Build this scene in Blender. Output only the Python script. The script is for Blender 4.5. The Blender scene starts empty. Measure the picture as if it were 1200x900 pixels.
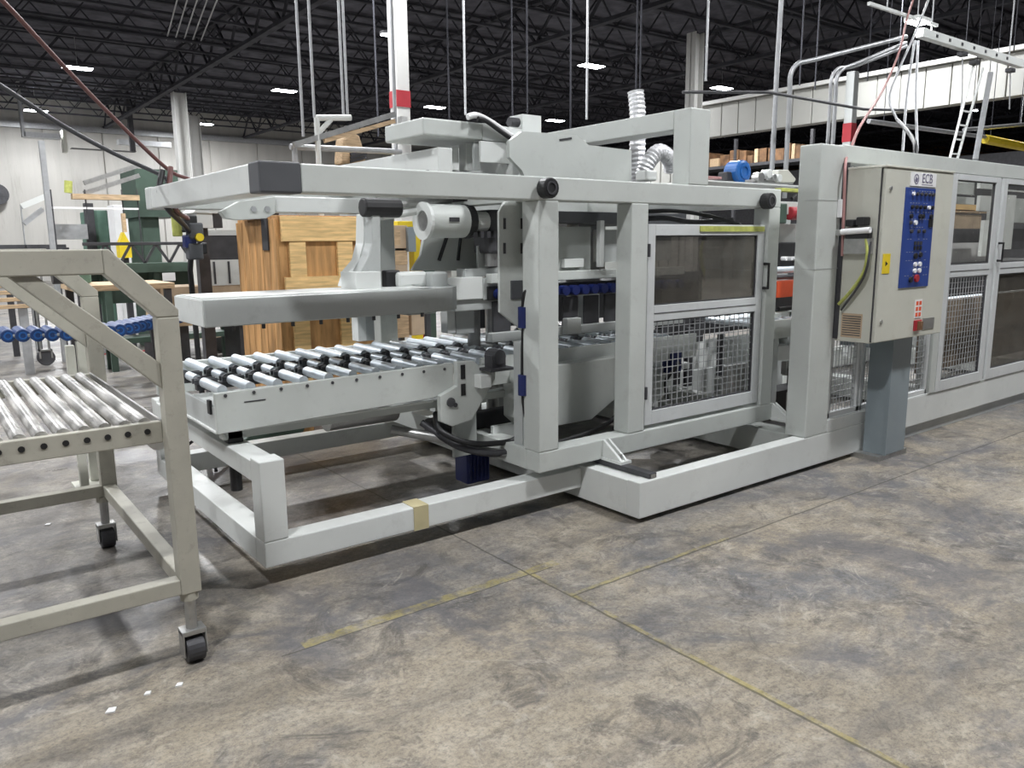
import bpy, math, random
from mathutils import Vector, Matrix
random.seed(7)
D = bpy.data
SC = bpy.context.scene
COL = SC.collection

# ------------------------------------------------------------------ camera, world, lights, exposure
RX = (0.79581972, -0.60546542, -0.00908843)      # world X axis in camera (right, down, forward)
RT = [[0.79581972, -0.11460834, 0.59458885],
      [-0.60546542, -0.13586882, 0.7841883],
      [-0.00908843, -0.9840755, -0.17751847]]     # rows: world x,y,z of camera right, down, forward
FPX = 923.465
CH = 1.6
cam = D.objects.new('camera', D.cameras.new('camera'))
COL.objects.link(cam)
SC.camera = cam
cam.data.sensor_fit = 'HORIZONTAL'
cam.data.sensor_width = 36.0
cam.data.lens = FPX / 1200 * 36
cam.data.clip_start = 0.05
cam.data.clip_end = 300
m = Matrix.Identity(4)
for r in range(3):
    m[r][0] = RT[r][0]
    m[r][1] = -RT[r][1]
    m[r][2] = -RT[r][2]
m[0][3], m[1][3], m[2][3] = 0, 0, CH
cam.matrix_world = m

w = D.worlds.new('world')
SC.world = w
w.use_nodes = True
w.node_tree.nodes['Background'].inputs[0].default_value = (0.80, 0.86, 1.0, 1)
w.node_tree.nodes['Background'].inputs[1].default_value = WORLD_S = 0.11

SC.view_settings.view_transform = 'Standard'
SC.view_settings.look = 'None'
SC.view_settings.exposure = 0.4
SC.view_settings.gamma = 1.0
SC.view_settings.use_curve_mapping = False

LAMP_W = 232.0
LAMPS = [(x, y, 7.0) for y in (0.6, 9.8, 19.2, 28.5, 38.2) for x in (-8.0, -1.6, 4.9, 11.5, 17.8, 24.2, 31.0, 37.0)
         if not (y < 5 and x > 14) and not (y > 25 and x < 3) and not (y > 35 and x > 14)
         and (x, y) not in ((11.5, 19.2), (31.0, 28.5), (37.0, 28.5), (31.0, 19.2), (37.0, 19.2), (24.2, 9.8))]


def ray(px, py):
    a, b, c = px - 600, py - 450, FPX
    return [RT[i][0] * a + RT[i][1] * b + RT[i][2] * c for i in range(3)]


def hit(px, py, ax, v):
    d = ray(px, py)
    o = (0, 0, CH)
    t = (v - o[ax]) / d[ax]
    return Vector([o[i] + t * d[i] for i in range(3)])


def atY(px, py, Y): return hit(px, py, 1, Y)
def atX(px, py, X): return hit(px, py, 0, X)
def atZ(px, py, Z): return hit(px, py, 2, Z)


# ------------------------------------------------------------------ materials
def mat(name, col, rough=0.5, metal=0.0, var=0.08, scale=6.0, scratch=0.0, scol=None, bump=0.0, stretch=(1, 1, 1), spec=0.5):
    mt = D.materials.new(name)
    mt.use_nodes = True
    nt = mt.node_tree
    b = nt.nodes['Principled BSDF']
    b.inputs['Roughness'].default_value = rough
    b.inputs['Metallic'].default_value = metal
    b.inputs['Specular IOR Level'].default_value = spec
    tc = nt.nodes.new('ShaderNodeTexCoord')
    mp = nt.nodes.new('ShaderNodeMapping')
    mp.inputs['Scale'].default_value = stretch
    nt.links.new(tc.outputs['Object'], mp.inputs[0])
    n = nt.nodes.new('ShaderNodeTexNoise')
    n.inputs['Scale'].default_value = scale
    n.inputs['Detail'].default_value = 5
    nt.links.new(mp.outputs[0], n.inputs['Vector'])
    r = nt.nodes.new('ShaderNodeValToRGB')
    r.color_ramp.elements[0].position = 0.3
    r.color_ramp.elements[1].position = 0.7
    r.color_ramp.elements[0].color = (*[max(0, c * (1 - var)) for c in col], 1)
    r.color_ramp.elements[1].color = (*[min(1, c * (1 + var)) for c in col], 1)
    nt.links.new(n.outputs['Fac'], r.inputs[0])
    out = r.outputs[0]
    if scratch > 0:
        n2 = nt.nodes.new('ShaderNodeTexNoise')
        n2.inputs['Scale'].default_value = scale * 2.3
        n2.inputs['Detail'].default_value = 8
        n2.inputs['Roughness'].default_value = 0.75
        nt.links.new(mp.outputs[0], n2.inputs['Vector'])
        r2 = nt.nodes.new('ShaderNodeValToRGB')
        r2.color_ramp.elements[0].position = 0.55
        r2.color_ramp.elements[1].position = 0.68
        r2.color_ramp.elements[0].color = (0, 0, 0, 1)
        r2.color_ramp.elements[1].color = (scratch, scratch, scratch, 1)
        nt.links.new(n2.outputs['Fac'], r2.inputs[0])
        mx = nt.nodes.new('ShaderNodeMixRGB')
        mx.inputs['Color2'].default_value = (*(scol or (0.2, 0.19, 0.17)), 1)
        nt.links.new(r2.outputs[0], mx.inputs['Fac'])
        nt.links.new(out, mx.inputs['Color1'])
        out = mx.outputs[0]
    nt.links.new(out, b.inputs['Base Color'])
    if bump:
        bp = nt.nodes.new('ShaderNodeBump')
        bp.inputs['Strength'].default_value = bump
        bp.inputs['Distance'].default_value = 0.01
        nt.links.new(n.outputs['Fac'], bp.inputs['Height'])
        nt.links.new(bp.outputs[0], b.inputs['Normal'])
    return mt


def emit(name, col, s):
    mt = D.materials.new(name)
    mt.use_nodes = True
    b = mt.node_tree.nodes['Principled BSDF']
    b.inputs['Base Color'].default_value = (*col, 1)
    b.inputs['Emission Color'].default_value = (*col, 1)
    b.inputs['Emission Strength'].default_value = s
    return mt


M = dict(
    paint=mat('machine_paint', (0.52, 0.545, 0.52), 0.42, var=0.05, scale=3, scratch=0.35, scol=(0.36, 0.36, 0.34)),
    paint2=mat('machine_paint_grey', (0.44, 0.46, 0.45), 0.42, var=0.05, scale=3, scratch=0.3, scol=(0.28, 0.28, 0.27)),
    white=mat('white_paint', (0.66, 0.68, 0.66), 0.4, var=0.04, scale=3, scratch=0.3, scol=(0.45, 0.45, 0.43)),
    cart=mat('cart_paint', (0.40, 0.385, 0.325), 0.5, var=0.08, scale=8, scratch=0.5, scol=(0.24, 0.22, 0.19)),
    door=mat('aluminium_profile', (0.60, 0.62, 0.62), 0.4, 0.05, var=0.05, scale=5, scratch=0.2, scol=(0.35, 0.35, 0.35)),
    cab=mat('cabinet_paint', (0.56, 0.56, 0.49), 0.42, var=0.05, scale=3, scratch=0.25, scol=(0.40, 0.38, 0.30)),
    ped=mat('pedestal_paint', (0.22, 0.26, 0.28), 0.4, var=0.06, scale=5),
    chrome=mat('roller_steel', (0.72, 0.78, 0.83), 0.35, 0.45, var=0.08, scale=12, scratch=0.3, scol=(0.35, 0.36, 0.38)),
    worn=mat('worn_roller_steel', (0.50, 0.49, 0.47), 0.35, 0.5, var=0.75, scale=7, scratch=0.9, scol=(0.09, 0.08, 0.075), stretch=(1.5, 0.4, 1)),
    steel=mat('bare_steel', (0.42, 0.42, 0.41), 0.35, 0.8, var=0.15, scale=14, scratch=0.4),
    galv=mat('galvanised_pipe', (0.42, 0.43, 0.44), 0.4, 0.4, var=0.1, scale=14),
    black=mat('black_rubber', (0.012, 0.012, 0.013), 0.5, var=0.2),
    dark=mat('dark_grey_metal', (0.055, 0.055, 0.06), 0.5, 0.2, var=0.25, scale=9),
    cap=mat('dark_cap', (0.075, 0.078, 0.085), 0.6, var=0.1),
    blue=mat('blue_plastic', (0.015, 0.05, 0.17), 0.4, var=0.2, scale=20),
    blue2=mat('blue_panel_print', (0.022, 0.055, 0.25), 0.4, var=0.05),
    navy=mat('navy_motor_paint', (0.01, 0.018, 0.10), 0.4, var=0.15),
    fan=mat('blue_blower_paint', (0.02, 0.12, 0.38), 0.35, var=0.15),
    yellow=mat('yellow_paint', (0.75, 0.56, 0.02), 0.5, var=0.08),
    ygreen=mat('yellow_green_cloth', (0.45, 0.48, 0.12), 0.6, var=0.2, scale=20),
    orange=mat('orange_plastic', (0.75, 0.10, 0.03), 0.5, var=0.1),
    red=mat('red_paint', (0.35, 0.02, 0.03), 0.5, var=0.1),
    redhose=mat('red_brown_hose', (0.13, 0.05, 0.045), 0.5, var=0.1),
    pink=mat('pink_hose', (0.38, 0.20, 0.19), 0.5, var=0.1),
    green=mat('green_machine_paint', (0.055, 0.09, 0.068), 0.5, var=0.15),
    teal=mat('teal_green_paint', (0.11, 0.20, 0.155), 0.5, var=0.15),
    ply=mat('plywood', (0.50, 0.28, 0.115), 0.6, var=0.4, scale=3, scratch=0.6, scol=(0.25, 0.09, 0.02), stretch=(5, 5, 0.7), spec=0.25),
    plank=mat('pine_plank', (0.76, 0.52, 0.24), 0.6, var=0.25, scale=5, scratch=0.4, scol=(0.45, 0.22, 0.06), stretch=(0.9, 6, 10), spec=0.25),
    lumber=mat('lumber', (0.50, 0.36, 0.22), 0.7, var=0.3, scale=7, stretch=(1, 8, 8)),
    card=mat('cardboard', (0.47, 0.36, 0.25), 0.8, var=0.1, scale=8),
    foil=mat('foil_duct', (0.78, 0.78, 0.80), 0.35, 0.35, var=0.2, scale=30, bump=0.8),
    white_plastic=mat('white_plastic', (0.8, 0.8, 0.8), 0.5, var=0.04),
    wall=mat('wall_panel_paint', (0.46, 0.45, 0.42), 0.6, var=0.12, scale=1.6, scratch=0.5, scol=(0.30, 0.28, 0.25), stretch=(1, 1, 0.08)),
    header=mat('header_panel_paint', (0.35, 0.35, 0.325), 0.55, var=0.08, scale=0.9, scratch=0.2, scol=(0.38, 0.37, 0.33), stretch=(1, 1, 0.3)),
    col=mat('column_paint', (0.55, 0.55, 0.53), 0.5, var=0.05, scale=2, scratch=0.2, scol=(0.42, 0.40, 0.37)),
    ceil=mat('roof_deck', (0.10, 0.10, 0.118), 0.9, var=0.35, scale=2.5, spec=0.1),
    joist=mat('joist_paint', (0.055, 0.056, 0.066), 0.8, var=0.3, scale=2, spec=0.2),
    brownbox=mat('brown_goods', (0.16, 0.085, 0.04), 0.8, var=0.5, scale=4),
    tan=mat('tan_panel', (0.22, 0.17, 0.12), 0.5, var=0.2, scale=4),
    tape=mat('masking_tape', (0.50, 0.44, 0.26), 0.7, var=0.1),
    print_=mat('grey_print', (0.16, 0.15, 0.22), 0.6, var=0.02),
    lamp=emit('lamp_glow', (0.93, 0.96, 1.0), 25.0),
)


def glass(name, tint, alpha, rough=0.05):
    mt = D.materials.new(name)
    mt.use_nodes = True
    nt = mt.node_tree
    nt.nodes.remove(nt.nodes['Principled BSDF'])
    out = nt.nodes['Material Output']
    tr = nt.nodes.new('ShaderNodeBsdfTransparent')
    tr.inputs[0].default_value = (*tint, 1)
    gl = nt.nodes.new('ShaderNodeBsdfGlossy')
    gl.inputs['Roughness'].default_value = rough
    gl.inputs[0].default_value = (0.8, 0.8, 0.8, 1)
    df = nt.nodes.new('ShaderNodeBsdfDiffuse')
    df.inputs[0].default_value = (0.16, 0.15, 0.13, 1)
    n = nt.nodes.new('ShaderNodeTexNoise')
    n.inputs['Scale'].default_value = 5
    n.inputs['Detail'].default_value = 6
    tc = nt.nodes.new('ShaderNodeTexCoord')
    nt.links.new(tc.outputs['Object'], n.inputs['Vector'])
    mr = nt.nodes.new('ShaderNodeMapRange')
    mr.inputs[1].default_value = 0.3
    mr.inputs[2].default_value = 0.75
    mr.inputs[3].default_value = alpha * 0.6
    mr.inputs[4].default_value = alpha * 1.5
    nt.links.new(n.outputs['Fac'], mr.inputs[0])
    m1 = nt.nodes.new('ShaderNodeMixShader')
    nt.links.new(mr.outputs[0], m1.inputs[0])
    nt.links.new(tr.outputs[0], m1.inputs[1])
    nt.links.new(df.outputs[0], m1.inputs[2])
    m2 = nt.nodes.new('ShaderNodeMixShader')
    m2.inputs[0].default_value = 0.09
    nt.links.new(m1.outputs[0], m2.inputs[1])
    nt.links.new(gl.outputs[0], m2.inputs[2])
    nt.links.new(m2.outputs[0], out.inputs[0])
    return mt


M['pane'] = glass('smoked_pane', (0.55, 0.53, 0.50), 0.35)
M['clear'] = glass('clear_pane', (0.88, 0.88, 0.86), 0.10)


def floor_material():
    mt = D.materials.new('concrete_floor')
    mt.use_nodes = True
    nt = mt.node_tree
    L = nt.links.new
    b = nt.nodes['Principled BSDF']
    tc = nt.nodes.new('ShaderNodeTexCoord')

    def noise(scale, detail=6, rough=0.6, sc=(1, 1, 1), dist=0.0, off=(0, 0, 0)):
        mp = nt.nodes.new('ShaderNodeMapping')
        mp.inputs['Scale'].default_value = sc
        mp.inputs['Location'].default_value = off
        L(tc.outputs['Object'], mp.inputs[0])
        n = nt.nodes.new('ShaderNodeTexNoise')
        n.inputs['Scale'].default_value = scale
        n.inputs['Detail'].default_value = detail
        n.inputs['Roughness'].default_value = rough
        n.inputs['Distortion'].default_value = dist
        L(mp.outputs[0], n.inputs['Vector'])
        return n.outputs['Fac']

    def ramp(fac, a, b_, ca=(0, 0, 0), cb=(1, 1, 1)):
        r = nt.nodes.new('ShaderNodeValToRGB')
        r.color_ramp.elements[0].position = a
        r.color_ramp.elements[1].position = b_
        r.color_ramp.elements[0].color = (*ca, 1)
        r.color_ramp.elements[1].color = (*cb, 1)
        L(fac, r.inputs[0])
        return r.outputs[0]

    def mix(f, c1, c2, mode='MIX', k=None):
        x = nt.nodes.new('ShaderNodeMixRGB')
        x.blend_type = mode
        if isinstance(f, float): x.inputs[0].default_value = f
        else: L(f, x.inputs[0])
        for s, c in ((1, c1), (2, c2)):
            if isinstance(c, tuple): x.inputs[s].default_value = (*c, 1)
            else: L(c, x.inputs[s])
        return x.outputs[0]

    def math_(op, a, b_=None, c=None):
        x = nt.nodes.new('ShaderNodeMath')
        x.operation = op
        for i, v in enumerate((a, b_, c)):
            if v is None: continue
            if isinstance(v, (int, float)): x.inputs[i].default_value = v
            else: L(v, x.inputs[i])
        return x.outputs[0]

    tan, grey, dark = (0.33, 0.285, 0.215), (0.15, 0.15, 0.155), (0.05, 0.045, 0.043)
    base = mix(ramp(noise(0.75, 10, 0.72, dist=0.4), 0.46, 0.58), tan, grey)
    # further in, around the machines, the slab is greyer and polished by traffic
    sep = nt.nodes.new('ShaderNodeSeparateXYZ')
    L(tc.outputs['Object'], sep.inputs[0])
    X, Y = sep.outputs['X'], sep.outputs['Y']
    wob = math_('MULTIPLY_ADD', noise(0.8, 4), 1.6, -0.8)
    far = nt.nodes.new('ShaderNodeMapRange')
    L(math_('ADD', Y, wob), far.inputs[0])
    far.inputs[1].default_value = 2.6
    far.inputs[2].default_value = 4.2
    base = mix(math_('MULTIPLY', far.outputs[0], 0.7), base, (0.19, 0.185, 0.185))
    # mottling
    base = mix(ramp(noise(4.5, 8, 0.7, dist=1.0), 0.45, 0.62), base, mix(0.5, base, (0.42, 0.38, 0.31)))
    base = mix(math_('MULTIPLY', ramp(noise(2.2, 10, 0.78, dist=1.5, off=(5, 3, 0)), 0.52, 0.62), 0.72), base, dark)
    base = mix(math_('MULTIPLY', ramp(noise(9, 10, 0.85, sc=(1, 1.6, 1)), 0.47, 0.66), 0.7), base, (0.10, 0.09, 0.08))
    base = mix(math_('MULTIPLY', ramp(noise(35, 8, 0.85, off=(1, 2, 0)), 0.50, 0.62), 0.5), base, (0.09, 0.08, 0.07))
    base = mix(math_('MULTIPLY', ramp(noise(20, 5, 0.8, sc=(0.35, 1, 1), off=(2, 9, 0)), 0.56, 0.70), 0.4), base, (0.42, 0.39, 0.33))
    base = mix(math_('MULTIPLY', ramp(noise(60, 6, 0.85), 0.48, 0.66), 0.6), base, (0.06, 0.055, 0.05))
    base = mix(math_('MULTIPLY', ramp(noise(1.1, 6, 0.7, off=(7, 4, 0), dist=0.8), 0.52, 0.62), 0.7), base, (0.10, 0.10, 0.112))
    base = mix(math_('MULTIPLY', ramp(noise(3.2, 10, 0.8, off=(3, 8, 0), dist=2.0), 0.56, 0.62), 0.35), base, (0.50, 0.46, 0.39))
    # traffic streaks along the aisle
    base = mix(math_('MULTIPLY', ramp(noise(3.0, 6, 0.6, sc=(0.22, 1.6, 1), off=(1, 0, 0)), 0.50, 0.70), 0.45), base, (0.085, 0.08, 0.08))
    # fine pale scratches
    v = nt.nodes.new('ShaderNodeTexVoronoi')
    v.feature = 'DISTANCE_TO_EDGE'
    v.inputs['Scale'].default_value = 0.9
    mpv = nt.nodes.new('ShaderNodeMapping')
    mpv.inputs['Rotation'].default_value = (0, 0, 0.5)
    mpv.inputs['Scale'].default_value = (0.6, 1.5, 1)
    va = nt.nodes.new('ShaderNodeVectorMath')
    va.operation = 'MULTIPLY_ADD'
    nv = nt.nodes.new('ShaderNodeTexNoise')
    nv.inputs['Scale'].default_value = 1.5
    nv.inputs['Detail'].default_value = 4
    L(tc.outputs['Object'], nv.inputs['Vector'])
    L(nv.outputs['Color'], va.inputs[0])
    va.inputs[1].default_value = (0.5, 0.5, 0)
    L(tc.outputs['Object'], va.inputs[2])
    L(va.outputs[0], mpv.inputs[0])
    L(mpv.outputs[0], v.inputs['Vector'])
    crack = ramp(v.outputs['Distance'], 0.0, 0.006, (1, 1, 1), (0, 0, 0))
    gate = ramp(noise(1.1, 3), 0.5, 0.62)
    base = mix(math_('MULTIPLY', math_('MULTIPLY', crack, gate), 0.55), base, (0.09, 0.08, 0.07))
    # slab joints: along Y at x = 2.25, along X at y = 2.53; crossing worn yellow lines beside them
    def band(co, c, wdt, edge=None):
        d = math_('ABSOLUTE', math_('SUBTRACT', math_('ADD', co, math_('MULTIPLY_ADD', noise(5, 3), 0.02, -0.01)), c))
        return math_('LESS_THAN', d, wdt)

    jx = band(X, 2.25, 0.006)
    jy = band(Y, 2.53, 0.006)
    j = math_('MAXIMUM', jx, math_('MULTIPLY', jy, math_('GREATER_THAN', X, 2.25)))
    jy2 = math_('MULTIPLY', band(Y, 2.84, 0.004), math_('MULTIPLY', math_('GREATER_THAN', X, 1.0), math_('LESS_THAN', X, 2.4)))
    worn = ramp(noise(9, 8, 0.75), 0.42, 0.58)
    yl = math_('MAXIMUM', math_('MULTIPLY', band(X, 2.262, 0.016), math_('LESS_THAN', Y, 2.85)),
               math_('MAXIMUM', math_('MULTIPLY', band(Y, 2.545, 0.014), math_('MULTIPLY', math_('GREATER_THAN', X, 2.26), math_('LESS_THAN', X, 3.4))),
                     math_('MULTIPLY', band(Y, 2.875, 0.03), math_('MULTIPLY', math_('GREATER_THAN', X, 1.1), math_('LESS_THAN', X, 2.45)))))
    base = mix(math_('MULTIPLY', math_('MULTIPLY', yl, worn), 0.45), base, (0.40, 0.33, 0.07))
    base = mix(math_('MULTIPLY', math_('MAXIMUM', j, jy2), 0.7), base, (0.05, 0.045, 0.035))
    L(base, b.inputs['Base Color'])
    r = nt.nodes.new('ShaderNodeMapRange')
    L(noise(1.6, 6, 0.65, sc=(0.6, 1.2, 1)), r.inputs[0])
    r.inputs[1].default_value = 0.35
    r.inputs[2].default_value = 0.65
    r.inputs[3].default_value = 0.0
    r.inputs[4].default_value = 0.25
    fr = nt.nodes.new('ShaderNodeMapRange')
    L(math_('ADD', Y, wob), fr.inputs[0])
    fr.inputs[1].default_value = 2.4
    fr.inputs[2].default_value = 3.8
    fr.inputs[3].default_value = 0.60
    fr.inputs[4].default_value = 0.27
    L(math_('ADD', r.outputs[0], fr.outputs[0]), b.inputs['Roughness'])
    bp = nt.nodes.new('ShaderNodeBump')
    bp.inputs['Strength'].default_value = 0.25
    bp.inputs['Distance'].default_value = 0.01
    L(math_('SUBTRACT', noise(7, 8, 0.7), math_('MULTIPLY', j, 0.8)), bp.inputs['Height'])
    L(bp.outputs[0], b.inputs['Normal'])
    return mt


M['floor'] = floor_material()


# ------------------------------------------------------------------ mesh helpers
class MB:
    def __init__(self):
        self.v, self.f = [], []

    def add(self, vs, fs):
        o = len(self.v)
        self.v += [tuple(p) for p in vs]
        self.f += [tuple(i + o for i in f) for f in fs]
        return self

    def box(self, x0, y0, z0, x1, y1, z1):
        if x0 > x1: x0, x1 = x1, x0
        if y0 > y1: y0, y1 = y1, y0
        if z0 > z1: z0, z1 = z1, z0
        vs = [(x, y, z) for x in (x0, x1) for y in (y0, y1) for z in (z0, z1)]
        return self.add(vs, [(0, 1, 3, 2), (4, 6, 7, 5), (0, 4, 5, 1), (2, 3, 7, 6), (0, 2, 6, 4), (1, 5, 7, 3)])

    def beam(self, a, b, w, h, up=(0, 0, 1)):
        a, b = Vector(a), Vector(b)
        d = (b - a).normalized()
        u = Vector(up)
        if abs(d.dot(u)) > 0.98: u = Vector((0, 1, 0))
        s = d.cross(u).normalized()
        u = s.cross(d).normalized()
        vs = []
        for p in (a, b):
            for i, j in ((-1, -1), (1, -1), (1, 1), (-1, 1)):
                vs.append(p + s * (i * w / 2) + u * (j * h / 2))
        return self.add(vs, [(0, 1, 2, 3), (7, 6, 5, 4), (0, 4, 5, 1), (1, 5, 6, 2), (2, 6, 7, 3), (3, 7, 4, 0)])

    def tube(self, pts, r, n=10, cap=True):
        pts = [Vector(p) for p in pts]
        rs = r if isinstance(r, (list, tuple)) else [r] * len(pts)
        d0 = (pts[1] - pts[0]).normalized()
        u = Vector((0, 0, 1)) if abs(d0.z) < 0.9 else Vector((1, 0, 0))
        vs, fs = [], []
        for k, p in enumerate(pts):
            if k == 0: d = d0
            elif k == len(pts) - 1: d = (pts[k] - pts[k - 1]).normalized()
            else: d = ((pts[k + 1] - pts[k]).normalized() + (pts[k] - pts[k - 1]).normalized()).normalized()
            s = d.cross(u)
            if s.length < 1e-4: s = d.orthogonal()
            s.normalize()
            u = s.cross(d).normalized()
            for i in range(n):
                t = 2 * math.pi * i / n
                vs.append(p + (s * math.cos(t) + u * math.sin(t)) * rs[k])
        for k in range(len(pts) - 1):
            for i in range(n):
                j = (i + 1) % n
                fs.append((k * n + i, k * n + j, (k + 1) * n + j, (k + 1) * n + i))
        if cap:
            fs.append(tuple(range(n - 1, -1, -1)))
            fs.append(tuple((len(pts) - 1) * n + i for i in range(n)))
        return self.add(vs, fs)

    def cyl(self, a, b, r, n=16): return self.tube([a, b], r, n)

    def ring(self, a, b, ro, ri, n=20):
        a, b = Vector(a), Vector(b)
        d = (b - a).normalized()
        s = d.orthogonal().normalized()
        u = d.cross(s)
        vs, fs = [], []
        for p, r in ((a, ro), (b, ro), (b, ri), (a, ri)):
            for i in range(n):
                t = 2 * math.pi * i / n
                vs.append(p + (s * math.cos(t) + u * math.sin(t)) * r)
        for k in range(4):
            k2 = (k + 1) % 4
            for i in range(n):
                j = (i + 1) % n
                fs.append((k * n + i, k * n + j, k2 * n + j, k2 * n + i))
        return self.add(vs, fs)

    def prism(self, poly, axis, a, b):
        # poly: 2D points in the two remaining axes (order: x,z for axis 1; y,z for axis 0; x,y for axis 2)
        def mk(p, c):
            if axis == 1: return (p[0], c, p[1])
            if axis == 0: return (c, p[0], p[1])
            return (p[0], p[1], c)
        n = len(poly)
        vs = [mk(p, a) for p in poly] + [mk(p, b) for p in poly]
        fs = [tuple(range(n)), tuple(range(2 * n - 1, n - 1, -1))]
        for i in range(n):
            j = (i + 1) % n
            fs.append((i, i + n, j + n, j))
        return self.add(vs, fs)

    def build(self, name, material, parent=None, bevel=0.0, smooth=False, kind=None):
        me = D.meshes.new(name)
        off = Vector((0, 0, 0))
        if parent is not None:
            p = parent
            while p is not None:
                off += p.location
                p = p.parent
        me.from_pydata([tuple(Vector(v) - off) for v in self.v], [], self.f)
        me.validate()
        import bmesh
        bm = bmesh.new()
        bm.from_mesh(me)
        bmesh.ops.recalc_face_normals(bm, faces=bm.faces)
        bm.to_mesh(me)
        bm.free()
        me.materials.append(M[material] if isinstance(material, str) else material)
        if smooth:
            caps = set()
            for p in me.polygons:
                p.use_smooth = len(p.vertices) == 4
                if len(p.vertices) != 4: caps |= {tuple(sorted(k)) for k in p.edge_keys}
            for e in me.edges:
                if tuple(sorted(e.vertices)) in caps: e.use_edge_sharp = True
        o = D.objects.new(name, me)
        COL.objects.link(o)
        if parent is not None: o.parent = parent
        if bevel:
            md = o.modifiers.new('bevel', 'BEVEL')
            md.width = bevel
            md.segments = 2
            md.limit_method = 'ANGLE'
        if kind: o['kind'] = kind
        return o


def tag(o, label, cat, group=None):
    o['label'] = label
    o['category'] = cat
    if group: o['group'] = group
    return o


def thing(name, label, cat, loc=(0, 0, 0), group=None):
    o = D.objects.new(name, None)
    o.empty_display_size = 0.1
    COL.objects.link(o)
    o.location = loc
    return tag(o, label, cat, group)


def structure(o):
    o['kind'] = 'structure'
    return o


def dup(root, loc, label=None):
    r = root.copy()
    COL.objects.link(r)
    r.location = loc
    if label: r['label'] = label
    for ch in list(root.children):
        c = ch.copy()
        COL.objects.link(c)
        c.parent = r
        for g in ch.children:
            d = g.copy()
            COL.objects.link(d)
            d.parent = c
    return r


def share(o, parent, dx=0, dy=0, dz=0):
    c = o.copy()
    COL.objects.link(c)
    c.parent = parent
    c.location = Vector(o.location) + Vector((dx, dy, dz))
    return c


def bx(name, material, parent, *a, bevel=0.004):
    return MB().box(*a).build(name, material, parent, bevel=bevel)


def pbox(name, material, parent, p0, p1, Y, depth, bevel=0.003):
    a, b = atY(*p0, Y), atY(*p1, Y)
    return MB().box(a.x, Y, b.z, b.x, Y + depth, a.z).build(name, material, parent, bevel=bevel)


def curve_pts(ctrl, n=6):
    P = [Vector(p) for p in ctrl]
    P = [P[0] * 2 - P[1]] + P + [P[-1] * 2 - P[-2]]
    out = []
    for i in range(1, len(P) - 2):
        for k in range(n):
            t = k / n
            a, b, c, d = P[i - 1], P[i], P[i + 1], P[i + 2]
            out.append(0.5 * ((2 * b) + (c - a) * t + (2 * a - 5 * b + 4 * c - d) * t * t + (3 * b - a - 3 * c + d) * t ** 3))
    out.append(P[-2])
    return out


def text(name, s, size, loc, rot, material, parent, depth=0.0008, align='CENTER'):
    cu = D.curves.new(name, 'FONT')
    cu.body = s
    cu.size = size
    cu.extrude = depth
    cu.align_x = align
    cu.align_y = 'CENTER'
    o = D.objects.new(name, cu)
    COL.objects.link(o)
    me = D.meshes.new_from_object(o.evaluated_get(bpy.context.evaluated_depsgraph_get()))
    D.objects.remove(o)
    me.materials.append(M[material])
    o = D.objects.new(name, me)
    COL.objects.link(o)
    o.parent = parent
    off = Vector((0, 0, 0))
    q = parent
    while q is not None:
        off += q.location
        q = q.parent
    o.location = Vector(loc) - off
    o.rotation_euler = rot
    return o

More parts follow.
